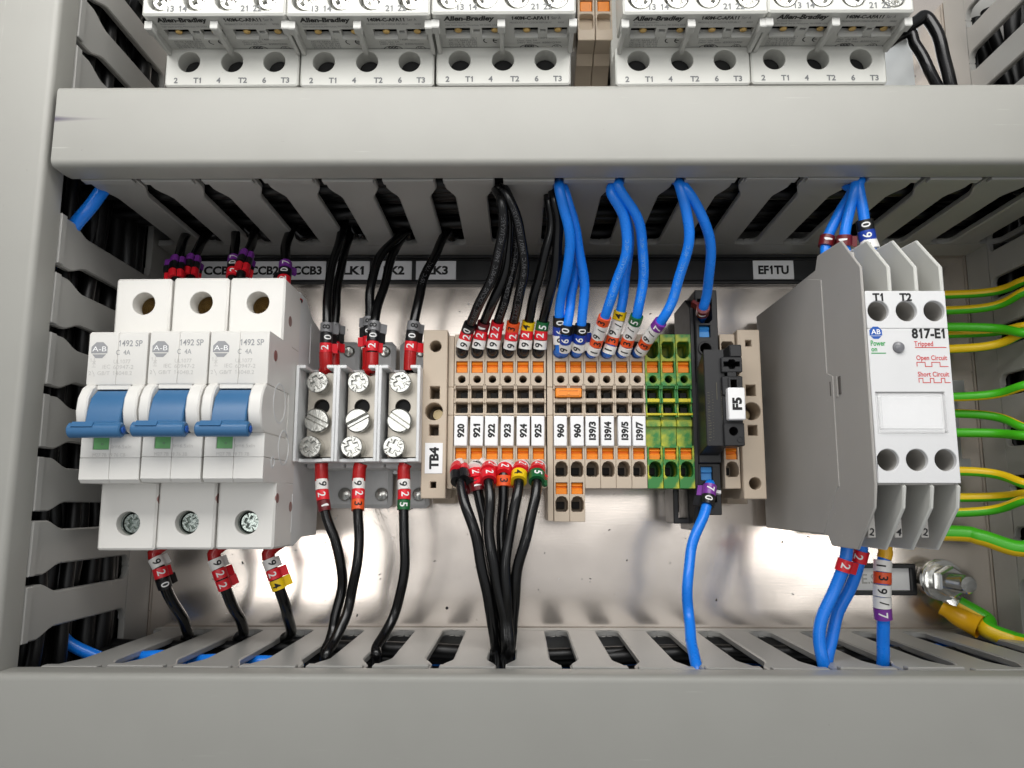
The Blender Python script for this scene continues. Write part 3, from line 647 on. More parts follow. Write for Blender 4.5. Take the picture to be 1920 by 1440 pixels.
# orange cross connector over the two 960 terminals
t = thing('cross_connector', (16.7, 36.9, 37), 'flat orange jumper bridging the two terminals marked 960', 'jumper')
g = G(); g.box(12.3, 21.0, 35.3, 38.3, 33, 38.9, 0.3); g.build('bridge_body', ORANGE, t)
g = G(); g.slab(rect(13.1, 20.2, 35.9, 37.7, 0.2), [rect(13.4, 19.9, 36.15, 37.45, 0.1)], 38.85, 39.15, 0.08, hc=0); g.slab(circ(16.65, 36.5, 0.45, 10), (), 38.8, 39.3, 0.1); g.build('raised_rim', mat('orange_rim', srgb(246, 158, 60), 0.4), t)

def bracket(x0, x1, label, left_):
    t = thing('end_bracket', ((x0+x1)/2, 29, 6), label, 'end bracket', 'beige end brackets'); cx = (x0+x1)/2
    if left_: hs = [circ(cx+0.05, 52.3, 1.95, 22), rect(cx-1.55, cx+1.65, 34.5, 38.7, 0), circ(cx-0.15, 30.3, 2.95, 26), rect(cx-1.6, cx+1.5, 22.3, 25.9, 0), rect(cx-0.95, cx+0.95, 5.2, 7.2, 0)]
    else: hs = [rect(cx-1.1, cx+0.9, 52.2, 54.3, 0), rect(cx-1.6, cx+1.6, 35.5, 39.2, 0), circ(cx+0.0, 30.4, 2.95, 26), rect(cx-1.5, cx+1.6, 22.4, 25.8, 0), circ(cx+0.1, 6.8, 2.0, 22)]
    g = G(); g.slab(rect(x0, x1, 1.8, 57.9, 0.2), hs, 26, 40, 0.25, hc=0.2); g.box(x0+0.1, x1-0.1, 2.2, 57.5, 14, 26, 0.2); g.box(x0+1.2, x1+1.2, 0.2, 50, 6.9, 14, 0.3)
    g.build('body', BEIGE, t)
    g = G(); g.cyl(cx+0.3, 30.2, 2.1, 27, 30.5, 0.3, 20, holes=()); g.build('clamp_screw', BRASSD, t)
    return t
bl = bracket(-31.9, -23.8, 'beige end bracket with the white TB4 label', True)
g = G(); g.box(-30.7, -24.9, 9.9, 19.9, 40.02, 40.2, 0.05); lb = g.build('label_plate', LABEL, bl)
g = G(); text(g, 'TB4', 2.7, -27.7, 14.9, 40.26, rot=90, bold=0.13, width=7.2); g.build('lettering', INK, lb)
bracket(73.1, 80.5, 'beige end bracket at the right end of the terminals beside the grey relay', False)

# black fuse terminal with lever carrier
t = thing('fuse_terminal', (61, 30, 7), 'black fuse terminal with blue pushers and a white F5 marker', 'fuse terminal')
g = G()
g.slab([(-8.5, 12), (-8.5, 34), (-2, 36), (4.8, 37.5), (19, 37.8), (66, 38), (70.5, 31), (70.5, 12)], (), 57.85, 59.3, 0.2, axis='x')
xa, xb = 59.3, 66.8; xm = 62.5
g.slab(rect(xa, xb, 40.5, 71.6, 0.3), [[(60.2, 61.5), (60.2, 68.5), (64.9, 68.5), (64.9, 61.5), (63.8, 60.2), (61.2, 60.2)], rect(60.5, 64.1, 55.4, 59.4, 0), circ(62.3, 51.4, 1.75, 22)], 28, 40, 0.3)
g.slab(circ(62.3, 51.4, 2.5, 24), [circ(62.3, 51.4, 1.8, 24)], 39.9, 40.7, 0.15)
g.box(xa, xb, 13.5, 40.5, 28, 38, 0.3)
g.slab(rect(xa, xb, -3.4, 13.5, 0.3), [rect(60.3, 64.1, 7.9, 12.4, 0), [(60.2, 6.0), (60.2, 0.8), (65.2, 0.8), (65.2, 6.0), (64.0, 7.2), (61.4, 7.2)]], 22, 36, 0.25)
g.box(xa, xb, -3.2, 71.4, 8, 22.0, 0.3); g.box(xa+0.05, xb-0.05, 13.5, 71.2, 21.8, 28.2, 0.1)
g.slab(rect(52.6, 59.6, -6.4, 8, 0.3), [rect(54.3, 57.6, -4.6, 6, 0.1)], 12, 27, 0.3)
g.build('housing', BLK, t)
g = G(); g.slab([(55.5, 31), (59.3, 31), (59.3, 38.6), (58.4, 39.4), (57.6, 38.7), (57.3, 39.2), (55.5, 39.2)], (), 60.6, 64.0, 0.1, axis='x'); g.build('pusher', BTN, t)
g = G(); g.slab([(8.0, 24), (12.3, 24), (12.3, 35.2), (10.6, 35.6), (10.2, 34.9), (8.0, 35.2)], (), 60.4, 64.0, 0.1, axis='x'); g.build('pusher', BTN, t)
# lever carrier
g = G(); c0, c1 = 64.6, 71.2
g.slab([(17.8, 38), (50.2, 38), (50.2, 50), (17.8, 50)], (), 59.8, c0, 0.2, axis='x') if 0 else None
P = [(14.5, 36), (19.5, 49.3), (48.6, 49.6), (41.5, 37.9)]
g.slab([(16.0, 38.2), (44.0, 38.2), (49.2, 49.3), (18.4, 49.6)], (), 59.35, 66.0, 0.25, axis='x')
kx = (c0+c1)/2
g.slab(rect(c0, c1, 41.6, 46.6, 0.3), [[(kx-2.6, 43.5), (kx-1.2, 43.5), (kx-0.7, 42.7), (kx+0.7, 42.7), (kx+1.2, 43.5), (kx+2.5, 43.5), (kx+2.5, 45.0), (kx+1.2, 45.0), (kx+0.7, 45.7), (kx-0.7, 45.7), (kx-1.2, 45.0), (kx-2.6, 45.0)]], 42, 51, 0.25)
g.box(c0+2.8, c1, 46.6, 50.6, 42, 51, 0.3)
g.box(c0+1.8, c1-2.0, 40.3, 41.7, 42, 50.8, 0.1)
g.slab(rect(c0, c1-0.1, 34.2, 40.4, 0.3), [rect(kx-0.8, kx+1.2, 36.0, 39.2, 0)], 42, 51, 0.25, hc=0)
g.slab(rect(kx-1.5, kx+1.9, 35.4, 39.8, 0.1), [rect(kx-0.8, kx+1.2, 36.0, 39.2, 0)], 50.95, 51.5, 0.12, hc=0)
g.box(c0+0.1, c1-0.3, 25.4, 34.3, 42, 50.2, 0.2)
g.slab(rect(c0, c1-0.2, 18.2, 25.5, 0.3), [circ(kx-0.3, 22.8, 1.35, 18)], 42, 51, 0.25)
g.slab(circ(kx+1.6, 20.2, 1.0, 18), [circ(kx+1.6, 20.2, 0.75, 18)], 50.95, 51.2, 0.06, hc=0)
g.box(c0+0.1, c1-0.3, 18.6, 50, 30, 42.1, 0.2)
g.build('lever_carrier', BLK, t)
g = G(); g.box(65.6, 70.9, 26.2, 36.3, 50.3, 53.6, 0.3); mk = g.build('marker', LABEL, t)
g = G(); text(g, 'F5', 2.6, 68.3, 31.2, 53.66, rot=90, bold=0.14, width=4.0); g.build('lettering', INK, mk)
g = G()
T = lambda x, y: None
for k, (st, xx, yy, hh, ww) in enumerate((('SAKS 4/35', 61.0, 31, 0.9, 13), ('POL 6.3A', 62.2, 29, 0.7, 10), ('FUSE TERMINAL', 64.0, 32, 0.6, 15))): pass
# faint raised moulding text on the tilted lever flank
for yy in [20+0.9*k for k in range(18)]:
    z = 49.62; line(g, 60.1, yy, 60.1+random.uniform(0.5, 1.1), yy+random.uniform(-.3, .3), z-0.0+0.02, 0.16)
    line(g, 61.5, yy+0.3, 61.5+random.uniform(0.2, 0.5), yy+0.3, z+0.02, 0.14)
line(g, 63.1, 33, 63.1, 38.5, 49.66, 0.2); text(g, 'Weidm\u00fcller', 1.1, 65.0, 32.5, 49.68, rot=-90, width=13)
g.build('moulded_text', mat('moulded_text_olive', srgb(92, 88, 74), 0.6), t)

# ------------------------------------------------------------------ grey relay
t = thing('thermistor_relay', (100.6, 29, 4), 'grey thermistor relay with white front reading 817-E1', 'relay')
X0, X1 = 90.0, 111.5; ZF = 97.3
body = [(-8.3, 6), (-8.8, 64.0), (5.0, 64.0), (5.0, 95.8), (55.4, 95.8), (55.4, 64), (70.3, 64.0), (71.0, 6)]
g = G()
g.slab([(-8.2, 6), (-8.8, 62), (4.9, 62), (4.9, 84), (55.3, 84), (55.3, 62), (70.3, 62), (70.8, 6)], (), X0+0.3, X1-0.2, 0.2, axis='x')
fins = [X0, 96.9, 103.9, X1-1.0]
FU = [(54.6, 95.5), (55.4, ZF), (61.9, ZF), (72.8, 86.4), (74.1, 69), (70.3, 66.8), (70.3, 58), (55.5, 58)]
FL = [(5.5, 96), (4.6, ZF), (-0.9, 95.9), (-11.8, 84.5), (-11.6, 67.0), (-8.8, 64.6), (-8.8, 58), (5.0, 58)]
hc1 = [circ(93.8, 49.9, 2.75, 28), circ(101.1, 49.9, 2.75, 28), circ(108.3, 49.9, 2.75, 28)]
g.slab(rect(X0+0.65, X1-0.05, 5.0, 55.3, 0.1), hc1+[circ(x, 11.2, 2.8, 28) for x in (93.6, 100.9, 108.1)], 83.9, 95.9, 0.1, hc=0)
fg_ = G()
sc = G(); sc.slab([(-8.8, 50), (-8.8, 64.6), (-11.6, 67), (-11.8, 84.5), (-0.9, 95.9), (4.6, ZF-0.05), (54.8, ZF-0.05), (61.9, ZF-0.05), (72.8, 86.4), (74.1, 69), (70.3, 66.8), (70.3, 50)], (), X0-0.12, X0+0.6, 0.25, axis='x')
sc.build('side_cheek', RELG, t)
for x in fins[1:]:
    for F_ in (FU, FL): fg_ = G(); fg_.slab(F_, (), x, x+1.0, 0.3, axis='x'); fg_.build('barrier_fin', DEVG, t)
# rear cheek: a slightly proud panel with stepped joint
g.slab([(-8.0, 8), (-8.4, 62), (5, 74), (5, 75.3), (26.4, 75.3), (36.3, 75.5), (37.8, 71.4), (66, 71.2), (69.5, 60), (70.2, 8)], (), X0-0.35, X0+0.25, 0.12, axis='x')
g.slab([(30, 76.6), (36, 76.6), (36, 78.2), (30, 78.2)], (), X0-0.3, X0+0.2, 0.1, axis='x')
g.build('case', RELG, t)
g = G()
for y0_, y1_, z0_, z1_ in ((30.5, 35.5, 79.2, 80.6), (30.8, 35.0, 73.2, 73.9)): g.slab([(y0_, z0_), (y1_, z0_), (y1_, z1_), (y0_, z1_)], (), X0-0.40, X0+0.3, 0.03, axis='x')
g.build('flank_slot_shade', mat('slot_shadow_grey', srgb(92, 88, 84), 0.6), t)  # thin proud slabs, the shade of the flank recesses put into their grey
g = G()
hc_ = [circ(93.8, 49.9, 2.75, 28), circ(101.1, 49.9, 2.75, 28), circ(108.3, 49.9, 2.75, 28)]
g.slab(rect(X0+0.65, X1-0.05, 45.3, 55.3, 0.15), hc_, 95.95, ZF+0.1, 0.12, hc=0.15)
g.slab(rect(X0+0.65, X1-0.05, 5.4, 45.2, 0.15), [rect(91.6, 109.2, 18.0, 28.6, 0)]+[circ(x, 11.2, 2.8, 28) for x in (93.6, 100.9, 108.1)]+[circ(98.3, 40.2, 1.45, 22)], 95.95, ZF+0.1, 0.12, hc=0.15)
g.build('front_panel', RELW, t)
g = G()
for x in (93.8, 101.1, 108.3): g.cyl(x, 49.9, 2.7, 84, 90.0, 0.1, 20)
for x0 in (91.2, 98.1, 105.0):
    for b6 in ((x0, x0+1.6, 56.0, 69.0, 62.1, 88), (x0, x0+2.0, -8.5, 4.6, 62.1, 88.5)): g2_ = G(); g2_.box(*b6, 0.2); g2_.build('terminal_ledge', RELG, t)
g = G()
for x, st in ((92.2, '2'), (99.2, '4'), (106.1, '2')): text(g, st, 1.8, x, -7.0, 88.6, rot=-12, bold=0.04)
g.build('terminal_number', INK, t)
g = G(); g.lathe([(1.4, 95.8), (1.4, 97.9), (1.1, 98.4), (0.5, 98.65), (0.01, 98.7)], 98.3, 40.2, 22); g.build('indicator_lens', mat('lens_grey', srgb(120, 120, 124), 0.2, clear=0.5), t)
g = G(); g.box(91.75, 109.05, 18.15, 28.4, 96.0, 96.4, 0.05, m=1); g.box(92.4, 108.4, 19.2, 27.5, 96.4, 96.8, 0.1, m=1)
g.slab(rect(92.0, 108.8, 18.3, 28.0, 0.2), [rect(92.5, 108.3, 19.0, 27.4, 0.1)], 97.0, 98.4, 0.2, hc=0.1); g.box(92.5, 108.3, 19.0, 27.4, 97.9, 98.3, 0.1)
g.build('clear_window', [CLEAR, LABEL], t)
g = G(); Z = ZF+0.16
text(g, 'T1', 1.9, 93.9, 53.6, Z, bold=0.08, m=0); text(g, 'T2', 1.9, 101.1, 53.6, Z, bold=0.08, m=0)
text(g, '817-E1', 2.4, 106.2, 43.9, Z, bold=0.09, m=0, width=8.5)
text(g, 'Tripped', 1.25, 103.3, 41.2, Z, m=1, bold=0.02, align='l', width=4.9) if 0 else text(g, 'Tripped', 1.25, 104.8, 41.2, Z, m=1, bold=0.02, width=4.9)
line(g, 102.5, 40.2, 110.6, 40.2, Z, 0.22, 1)
text(g, 'Open Circuit', 1.2, 106.6, 37.5, Z, m=1, bold=0.02, width=7.9); text(g, 'Short Circuit', 1.2, 106.7, 33.2, Z, m=1, bold=0.02, width=8.0)
def wave(x, y, steps, h):
    cx, cy = x, y
    for dx, dy in steps:
        nx, ny = cx+dx, cy+dy*h
        line(g, min(cx, nx)-0.1 if dx else cx, cy, max(cx, nx)+0.1 if dx else nx, ny, Z+(0.01 if dy else 0), 0.2, 1) if dx else line(g, cx, cy, cx, ny, Z+0.01, 0.2, 1)
        cx, cy = nx, ny
wave(102.7, 35.2, [(0, 1), (2.1, 0), (0, -1), (1.7, 0), (0, 1), (2.1, 0), (0, -1), (2.0, 0)], 1.1)
wave(102.9, 31.0, [(0, 1), (1.0, 0), (0, -1), (1.9, 0), (0, 1), (0.9, 0), (0, -1), (1.9, 0), (0, 1), (0.9, 0), (0, -1), (1.3, 0)], 1.1)
text(g, 'Power', 1.35, 93.1, 41.35, Z, m=2, bold=0.03, width=3.8); text(g, 'on', 1.2, 92.0, 39.8, Z, m=2, bold=0.03, width=1.5); line(g, 91.2, 38.7, 95.0, 38.7, Z, 0.24, 2)
R_ = 1.75; ox, oy = 92.7, 44.1
for P in ([(ox-R_*0.924, oy-0.75), (ox+R_*0.924, oy-0.75), (ox+R_*0.924, oy+R_*0.383), (ox+R_*0.383, oy+R_*0.924), (ox-R_*0.383, oy+R_*0.924), (ox-R_*0.924, oy+R_*0.383)], [(ox-R_*0.8, oy-0.9), (ox-R_*0.383, oy-R_*0.924), (ox+R_*0.383, oy-R_*0.924), (ox+R_*0.8, oy-0.9)]):
    g.add([(a, b_, Z) for a, b_ in P], [tuple(range(len(P)))], 3)
text(g, 'AB', 1.3, ox, oy+0.25, Z+0.05, bold=0.02, m=4, width=2.4)
g.build('printed_front', [INK, INKR, INKGR, INKB, LABEL], t)

# ------------------------------------------------------------------ label carrier strip with device labels
g = G(); t = thing('label_carrier', (-5, 90.3, 0), 'long black label carrier strip under the upper duct', 'label carrier')
g.box(-134, 120, 84.2, 96.0, 0.05, 1.6, 0.2); g.box(-134, 120, 84.2, 85.3, 1.6, 3.4, 0.2); g.box(-134, 120, 94.9, 96.0, 1.6, 3.4, 0.2)
g.box(-134, 120, 86.0, 86.35, 1.6, 2.4, 0.1); g.box(-134, 120, 94.1, 94.45, 1.6, 2.4, 0.1); g.build('strip', CARR, t)
for st, ua, ub, mt, lb in (('CCB1', 368, 452, LABELP, 'white CCB1 label partly hidden behind ringed wires'), ('CCB2', 460, 532, LABELP, 'white CCB2 label above the middle breaker'), ('CCB3', 542, 611, LABELP, 'white CCB3 label next to LK1'),
                       ('LK1', 627, 693, LABELP, 'white LK1 label behind two black wires'), ('LK2', 700, 772, LABELP, 'white LK2 label behind two crossing black wires'), ('LK3', 780, 855, LABELP, 'white LK3 label crossed by one black wire'), ('EF1TU', 1412, 1488, LABEL, 'white EF1TU label left of the grey relay')):
    a = at(ua, 500, 2.2).x; b_ = at(ub, 500, 2.2).x
    t = thing('device_label', ((a+b_)/2, 90.3, 1.7), lb, 'label', 'white labels in the black carrier')
    g = G(); g.box(a, b_, 86.5, 94.0, 1.65, 2.2, 0.08); g.build('label_plate', mt, t)
    g = G(); w = {'CCB': 11.4, 'LK1': 8.2, 'LK2': 8.2, 'LK3': 8.2, 'EF1': 11.8}[st[:3]]; text(g, st, 3.1, (a+b_)/2+(0.6 if st.startswith('LK') else 0), 90.2, 2.27, bold=0.13, width=w); g.build('lettering', INK, t)
t = thing('device_label', (132, -26.8, 0), 'small framed label on the plate behind the ringed blue wire at lower right', 'label')
g = G(); g.slab(rect(119, 145, -32.5, -21.3, 0.5), [rect(120.6, 143.4, -31.0, -22.8, 0.1)], 0.05, 3.0, 0.3); g.build('holder', CARR, t)
g = G(); g.box(120.7, 143.3, -30.9, -22.9, 0.1, 0.9, 0.1); g.build('label_plate', LABEL, t)
g = G(); text(g, 'E.S', 3.3, 128.5, -26.8, 0.97, bold=0.05); g.build('lettering', INKL, t)

# ------------------------------------------------------------------ motor starters of the upper row
def starter(x0, label):
    t = thing('motor_starter', (x0+22.5, 150, 7), label, 'motor starter', 'light grey motor starters in the upper row')
    W = 44.4; g = G(); xs = x0-0.3
    hs = []
    for cx in (7.7, 22.1, 36.2): hs.append(circ(xs+cx, 145.3, 3.65, 28))
    hs[1] = hs[1]
    g.slab(rect(xs, xs+W, 136.6, 150.3, 0.8), hs, 45, 57.0, 0.5, hc=0.2)
    g.box(xs+0.3, xs+W-0.3, 137.6, 200, 40, 45, 0.4)
    g.box(xs+3, xs+W-5, 153, 200, 7, 40, 0.4)
    g.box(xs+1.5, xs+W-1.5, 135.8, 139, 44, 53.0, 0.3, m=1)
    g.build('base_body', [DEVG, BLK], t)
    q = G()
    scr = [(5.4, 155.2), (16.6, 155.3), (26.4, 155.3), (38.6, 155.2)]
    for cx in (7.7, 22.1, 36.2):   # the dark clamps inside the shafts
        q = G(); q.cyl(xs+cx, 145.3, 3.6, 45.05, 51.0, 0.1, 20); q.build('clamp', BLKD, t)
    q = G(); q.slab(rect(x0, x0+44.7, 149.87, 200, 0.5), [circ(x0+a+(0.0), b_, 3.9, 28) for a, b_ in scr], 70.5, 75.5, 0.6, hc=0.25); q.box(x0+0.3, x0+44.4, 153.1, 200, 57.2, 70.6, 0.2)
    q.build('contact_block', DEVG, t)
    for k, (a, b_) in enumerate(scr): screw_pozi(x0+a+0.5, b_+0.3, 74.3, 3.3, t, STEEL, random.uniform(0, 1.5), 'contact_screw')
    # grey wall below the block, facing the lower duct: recessed face with contact windows
    q = G(); y = 149.6; rows = [rect(58, 74, x0+1.5, x0+43.5, 0)]
    win = []
    for a, b_ in ((3.5, 11.5), (15.2, 22.4), (25.6, 33.2), (36.2, 42.6)): win.append([(64.6, x0+a), (68.0, x0+a), (68.0, x0+b_), (64.6, x0+b_)])
    for a, b_ in ((12.5, 14.6), (33.9, 35.6)): win.append([(65.7, x0+a), (67.2, x0+a), (67.2, x0+b_), (65.7, x0+b_)])
    q.slab([(57.3, x0+1.2), (74.7, x0+1.2), (74.7, x0+43.6), (57.3, x0+43.6)], win, 148.9, 150.4, 0.1, hc=0.0, axis='y', T=Matrix.Translation((0, 0.9, 0)))
    for a in (0.3, 20.9, 43.3):
        q.slab([(57.2, x0+a), (72.2, x0+a), (72.2, x0+a+1.3), (57.2, x0+a+1.3)], (), 147.4, 149.9, 0.2, axis='y')
        q.slab([(69.2, x0+a-0.5), (72.8, x0+a-0.5), (72.8, x0+a+1.9), (69.2, x0+a+1.9)], (), 146.9, 149.9, 0.3, axis='y')
    for a, b_ in ((3.5, 11.5), (15.2, 22.4), (25.6, 33.2), (36.2, 42.6)):
        q.slab([(63.6, x0+a), (64.5, x0+a), (64.5, x0+b_), (63.6, x0+b_)], (), 148.7, 149.9, 0.15, axis='y')
    q.build('contact_skirt', DEVG2, t)
    q = G()
    for a, b_ in ((3.5, 11.5), (15.2, 22.4), (25.6, 33.2), (36.2, 42.6)): q.slab([(62, x0+a-.5), (70.4, x0+a-.5), (70.4, x0+b_+.5), (62, x0+b_+.5)], (), 152.2, 153.0, 0, axis='y')
    q.build('window_back', BLKD, t)
    for a in (7.6, 19.4, 29.6, 39.6):
        q = G(); q.slab(circ(66.0, x0+a, 1.2, 12), (), 150.0, 152.0, 0.2, axis='y'); q.build('contact', BRASS, t)
    q = G()
    for st, cx in (('2', 3.8), ('T1', 10.9), ('4', 18.0), ('T2', 26.0), ('6', 33.2), ('T3', 40.1)): text(q, st, 1.8, xs+cx, 138.6, 57.08, m=1, bold=0.06)
    for st, cx in (('13', 8.9), ('14', 12.9), ('21', 32.0), ('22', 36.0)): text(q, st, 1.9, x0+cx, 151.9, 75.58, m=1, bold=0.04)
    text(q, 'NO', 1.5, x0+10.5, 156.0, 75.58, m=1); text(q, 'NC', 1.5, x0+34, 156.0, 75.58, m=1)
    FT = Matrix.Translation((0, 149.73, 0)) @ Matrix.Rotation(PI/2, 4, 'X')   # text plane facing -y: (x, z)
    text(q, 'Allen-Bradley', 2.1, x0+11.4, 73.0, 0, T=FT, m=0, bold=0.09, shear=0.15, width=16)
    text(q, '140M-C-AFA11', 1.6, x0+30.6, 73.0, 0, T=FT, m=0, bold=0.06, width=11.6); text(q, 'Ser A', 1.4, x0+38.7, 73.0, 0, T=FT, m=1, width=3)
    text(q, 'Rockwell Automation', 0.8, x0+7.8, 71.0, 0, T=FT, m=1, width=7.6); text(q, '1201 South 2nd St, Milwaukee, WI 53204, USA', 0.8, x0+12.0, 69.6, 0, T=FT, m=1, width=16.5)
    text(q, 'PRODUCT OF CZECH REPUBLIC', 0.8, x0+30.8, 70.7, 0, T=FT, m=1, width=13.2); text(q, '3020', 0.8, x0+40.3, 70.7, 0, T=FT, m=1, width=2)
    for k, st in enumerate(('IEC/EN  60947-5-1', 'AC-12  5AAA 250V', 'Ue     V  24 120 240', 'DC-13 A  2   0.5  0.25', 'AC-15 A  4   3.0  1.5')): text(q, st, 0.85, x0+8.7, 62.6-1.15*k, 0, T=FT, m=1, width=9.2)
    for k, st in enumerate(('For use with 140M-C/D/F', 'Gen. use 5A', '240V AC max  B300/Q300')): text(q, st, 0.9, x0+26+(6.6, 3.3, 7.2)[k]+0.5, 62.4-1.25*k, 0, T=FT, m=1, width=(13.2, 6.6, 14.4)[k])
    def arc(cx, cz, r, a0, a1, w=0.35, sx=1.0):
        n = 14; V = []
        for i in range(n+1):
            a = math.radians(a0+(a1-a0)*i/n); V += [(cx+(r-w)*math.cos(a)*sx, cz+(r-w)*math.sin(a), 0), (cx+r*math.cos(a)*sx, cz+r*math.sin(a), 0)]
        q.add(V, [(2*i, 2*i+1, 2*i+3, 2*i+2) for i in range(n)], 0, FT)
    arc(x0+16.9, 61.2, 1.5, 100, 260); arc(x0+20.0, 61.2, 1.5, 100, 260); line(q, x0+18.7, 61.2, x0+20.0, 61.2, 0, 0.35, 0, FT)
    arc(x0+30.5, 56.9, 2.0, 10, 170, 0.2, 1.6); arc(x0+39.6, 57.0, 1.7, 10, 170, 0.2)
    text(q, 'CCC', 1.0, x0+30.5, 57.9, 0, T=FT, m=0, bold=0.08); text(q, 'UL', 0.9, x0+39.6, 57.9, 0, T=FT, m=0)
    q.build('printed_marks', [INK, INKM], t)
    return t
def bx(x0, x1, y0, y1, z0, z1):
    return [(x0, y0, z0), (x1, y0, z0), (x1, y1, z0), (x0, y1, z0), (x0, y0, z1), (x1, y0, z1), (x1, y1, z1), (x0, y1, z1)], [(0, 1, 2, 3), (4, 5, 6, 7), (0, 1, 5, 4), (1, 2, 6, 5), (2, 3, 7, 6), (3, 0, 4, 7)]
s0 = starter(-117.1, 'leftmost grey motor starter beside the upper part of the left duct')
for x0, lb in ((-72.05, 'second grey motor starter from the left in the upper row'), (-27.0, 'third grey motor starter from the left, left neighbour of two beige terminals'),
               (32.2, 'grey motor starter right of the two beige terminals in the upper row'), (77.1, 'rightmost grey motor starter beside two looping black wires')):
    _d = dup(s0, (x0+22.5+random.uniform(-0.1, 0.1), 150+random.uniform(-0.25, 0.25), 7+random.uniform(-0.2, 0.2)), lb); _d.rotation_euler.z = random.uniform(-0.004, 0.004)
# two beige terminals between the starters
def feed(cx, label):
    t = thing('rail_terminal', (cx, 165, 7), label, 'terminal block', 'beige terminals between the motor starters')
    g = G(); a, b_ = cx-3.0, cx+3.0; zt = 45
    g.slab(rect(a, b_, 160.2, 196, 0.2), [rect(cx-2.2, cx+2.2, 171.2, 175.6, 0), rrect(cx-2.4, cx+2.4, 164.2, 170.2, 1.0)], 36, zt, 0.2)
    g.slab([(146, 8), (190, 8), (190, 36), (160.2, 44.7), (159.8, 37), (157, 34), (156.5, 30), (150, 22), (146, 14)], (), a, b_, 0.2, axis='x'); g.build('housing', BEIGE, t)
    g = G(); g.box(cx-2.1, cx+2.1, 171.3, 175.5, 38, 44.4, 0.3); g.build('pusher', ORANGE, t)
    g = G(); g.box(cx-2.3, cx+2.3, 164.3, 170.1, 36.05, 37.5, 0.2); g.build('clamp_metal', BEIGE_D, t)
    g = G(); g.box(cx-2.2, cx+2.2, 177, 190, 44.5, 47.5, 0.2); g.build('marker', LABEL, t)
feed(23.7, 'left one of two beige terminals standing between the motor starters')
feed(29.9, 'right one of two beige terminals standing between the motor starters')

# ------------------------------------------------------------------ earth stud at lower right
t = thing('earth_stud', (158, -30, 0), 'zinc earth stud with nut and washers on the plate', 'bolt')
c = at(1752, 1085, 3); ex, ey = c.x, c.y
g = G()
g.slab(circ(ex, ey, 6, 6, 0.3), (), 0.1, 5, 0.5); g.lathe([(6.5, 5.1), (6.5, 6.1), (2, 6.1)], ex, ey, 28); g.build('lower_nut', STEELB, t)
g = G(); g.lathe([(2, 8.6), (6.9, 8.6), (6.9, 9.8), (2, 9.8)], ex, ey, 28); g.build('washer', STEELB, t)
g = G(); g.lathe([(2, 9.9), (5.2, 9.9), (5.2, 11.3), (2, 11.3)], ex, ey, 28); g.build('spring_washer', STEELB, t)
g = G(); g.slab(circ(ex, ey, 5.4, 6, 0.5), (), 11.4, 16.2, 0.6); g.build('hexagon_nut', STEELB, t)
g = G(); pr = [(0.01, 3)]; z = 3.0
while z < 24: pr += [(2.85, z), (3.15, z+0.35), (2.85, z+0.7)]; z += 0.7
pr += [(2.6, z+0.5), (0.01, z+0.5)]; g.lathe(pr, ex, ey, 24); g.build('threaded_stud', STEELB, t)

# ------------------------------------------------------------------ wires
A = at
GBK = 'black wires on the breakers'
# inside-the-duct tails are simple runs behind the wall
def tailU(x, z=22, d=5): return [(x, 97.0, z+6), (x+0.6*d, 101.5, z), (x+2.0*d, 105.5, z-7)]
def tailL(x, z=20, d=-5): return [(x, -46.5, z+2), (x+d*0.4, -51.5, z-4), (x+d, -57, z-10)]
W = wire
W('left of the first pair of ringed black wires above the leftmost breaker', [(-109.6, 66, 46), A(332, 545, 46), A(332, 500, 43), A(341, 462, 34), A(360, 425, 20), (-113.5, 98, 20), (-108, 104, 18)], codes='207', s0=10, ring=3.1, ferr=FERR, flen=4, group=GBK, earside=-1, cleft=True)
W('right of the first pair of ringed black wires above the leftmost breaker', [(-106.4, 66, 44), A(358, 530, 42), A(362, 492, 38), A(374, 462, 30), A(400, 430, 17), (-111.0, 98, 19), (-104, 104, 17)], codes='207', s0=11.5, ring=3.1, ferr=FERR, flen=4, group=GBK, earside=1, cleft=True)
W('left wire of the ringed pair above the middle breaker', [(-91.5, 66, 46), A(436, 540, 46), A(438, 500, 43), A(440, 458, 34), A(450, 425, 24), (-97.5, 98, 20), (-92, 104, 14)], codes='207', s0=10, ring=3.1, ferr=FERR, flen=4, group=GBK, earside=1)
W('right wire of the ringed pair above the middle breaker, its violet ring tilted', [(-88.4, 66, 46), A(452, 535, 46), A(455, 500, 44), A(470, 462, 36), A(482, 425, 22), (-93.5, 98, 18), (-88, 104, 14)], codes='207', s0=11.5, ring=3.3, ferr=FERR, flen=4, group=GBK, earside=1, cleft=True)
W('single black wire with a violet 7 ring above the right hand breaker', [(-73.5, 66, 44), A(534, 540, 43), A(535, 505, 40), A(537, 470, 34), A(546, 430, 24), (-79.5, 97.5, 20), (-73, 104, 13)], codes='207', s0=8.5, ring=3.3, ferr=FERR, flen=4, r=1.75, group=GBK)
GLK = 'black wires on the link terminals'
W('left black wire of the pair entering the link terminal under LK1', [(-65.3, 44.5, 37), A(612, 690, 38), A(611, 655, 39), A(613, 600, 39), A(618, 530, 36), A(632, 460, 31), A(655, 405, 22), (-61, 99, 19), (-56, 104, 11)], codes='208', s0=6.6, ring=3.4, ferr=FERR, flen=7, fr=2.3, group=GLK, earside=1, r=1.55)
W('right black wire of the pair entering the link terminal under LK1', [(-63.0, 44.5, 33), A(626, 690, 33), A(626, 655, 33), A(628, 600, 32), A(637, 520, 29), A(648, 462, 24), A(664, 425, 17), (-59, 99, 18), (-54, 104, 16)], codes='208', s0=7.4, ring=3.3, ferr=FERR, flen=7, fr=2.1, group=GLK, earside=1, r=1.55)
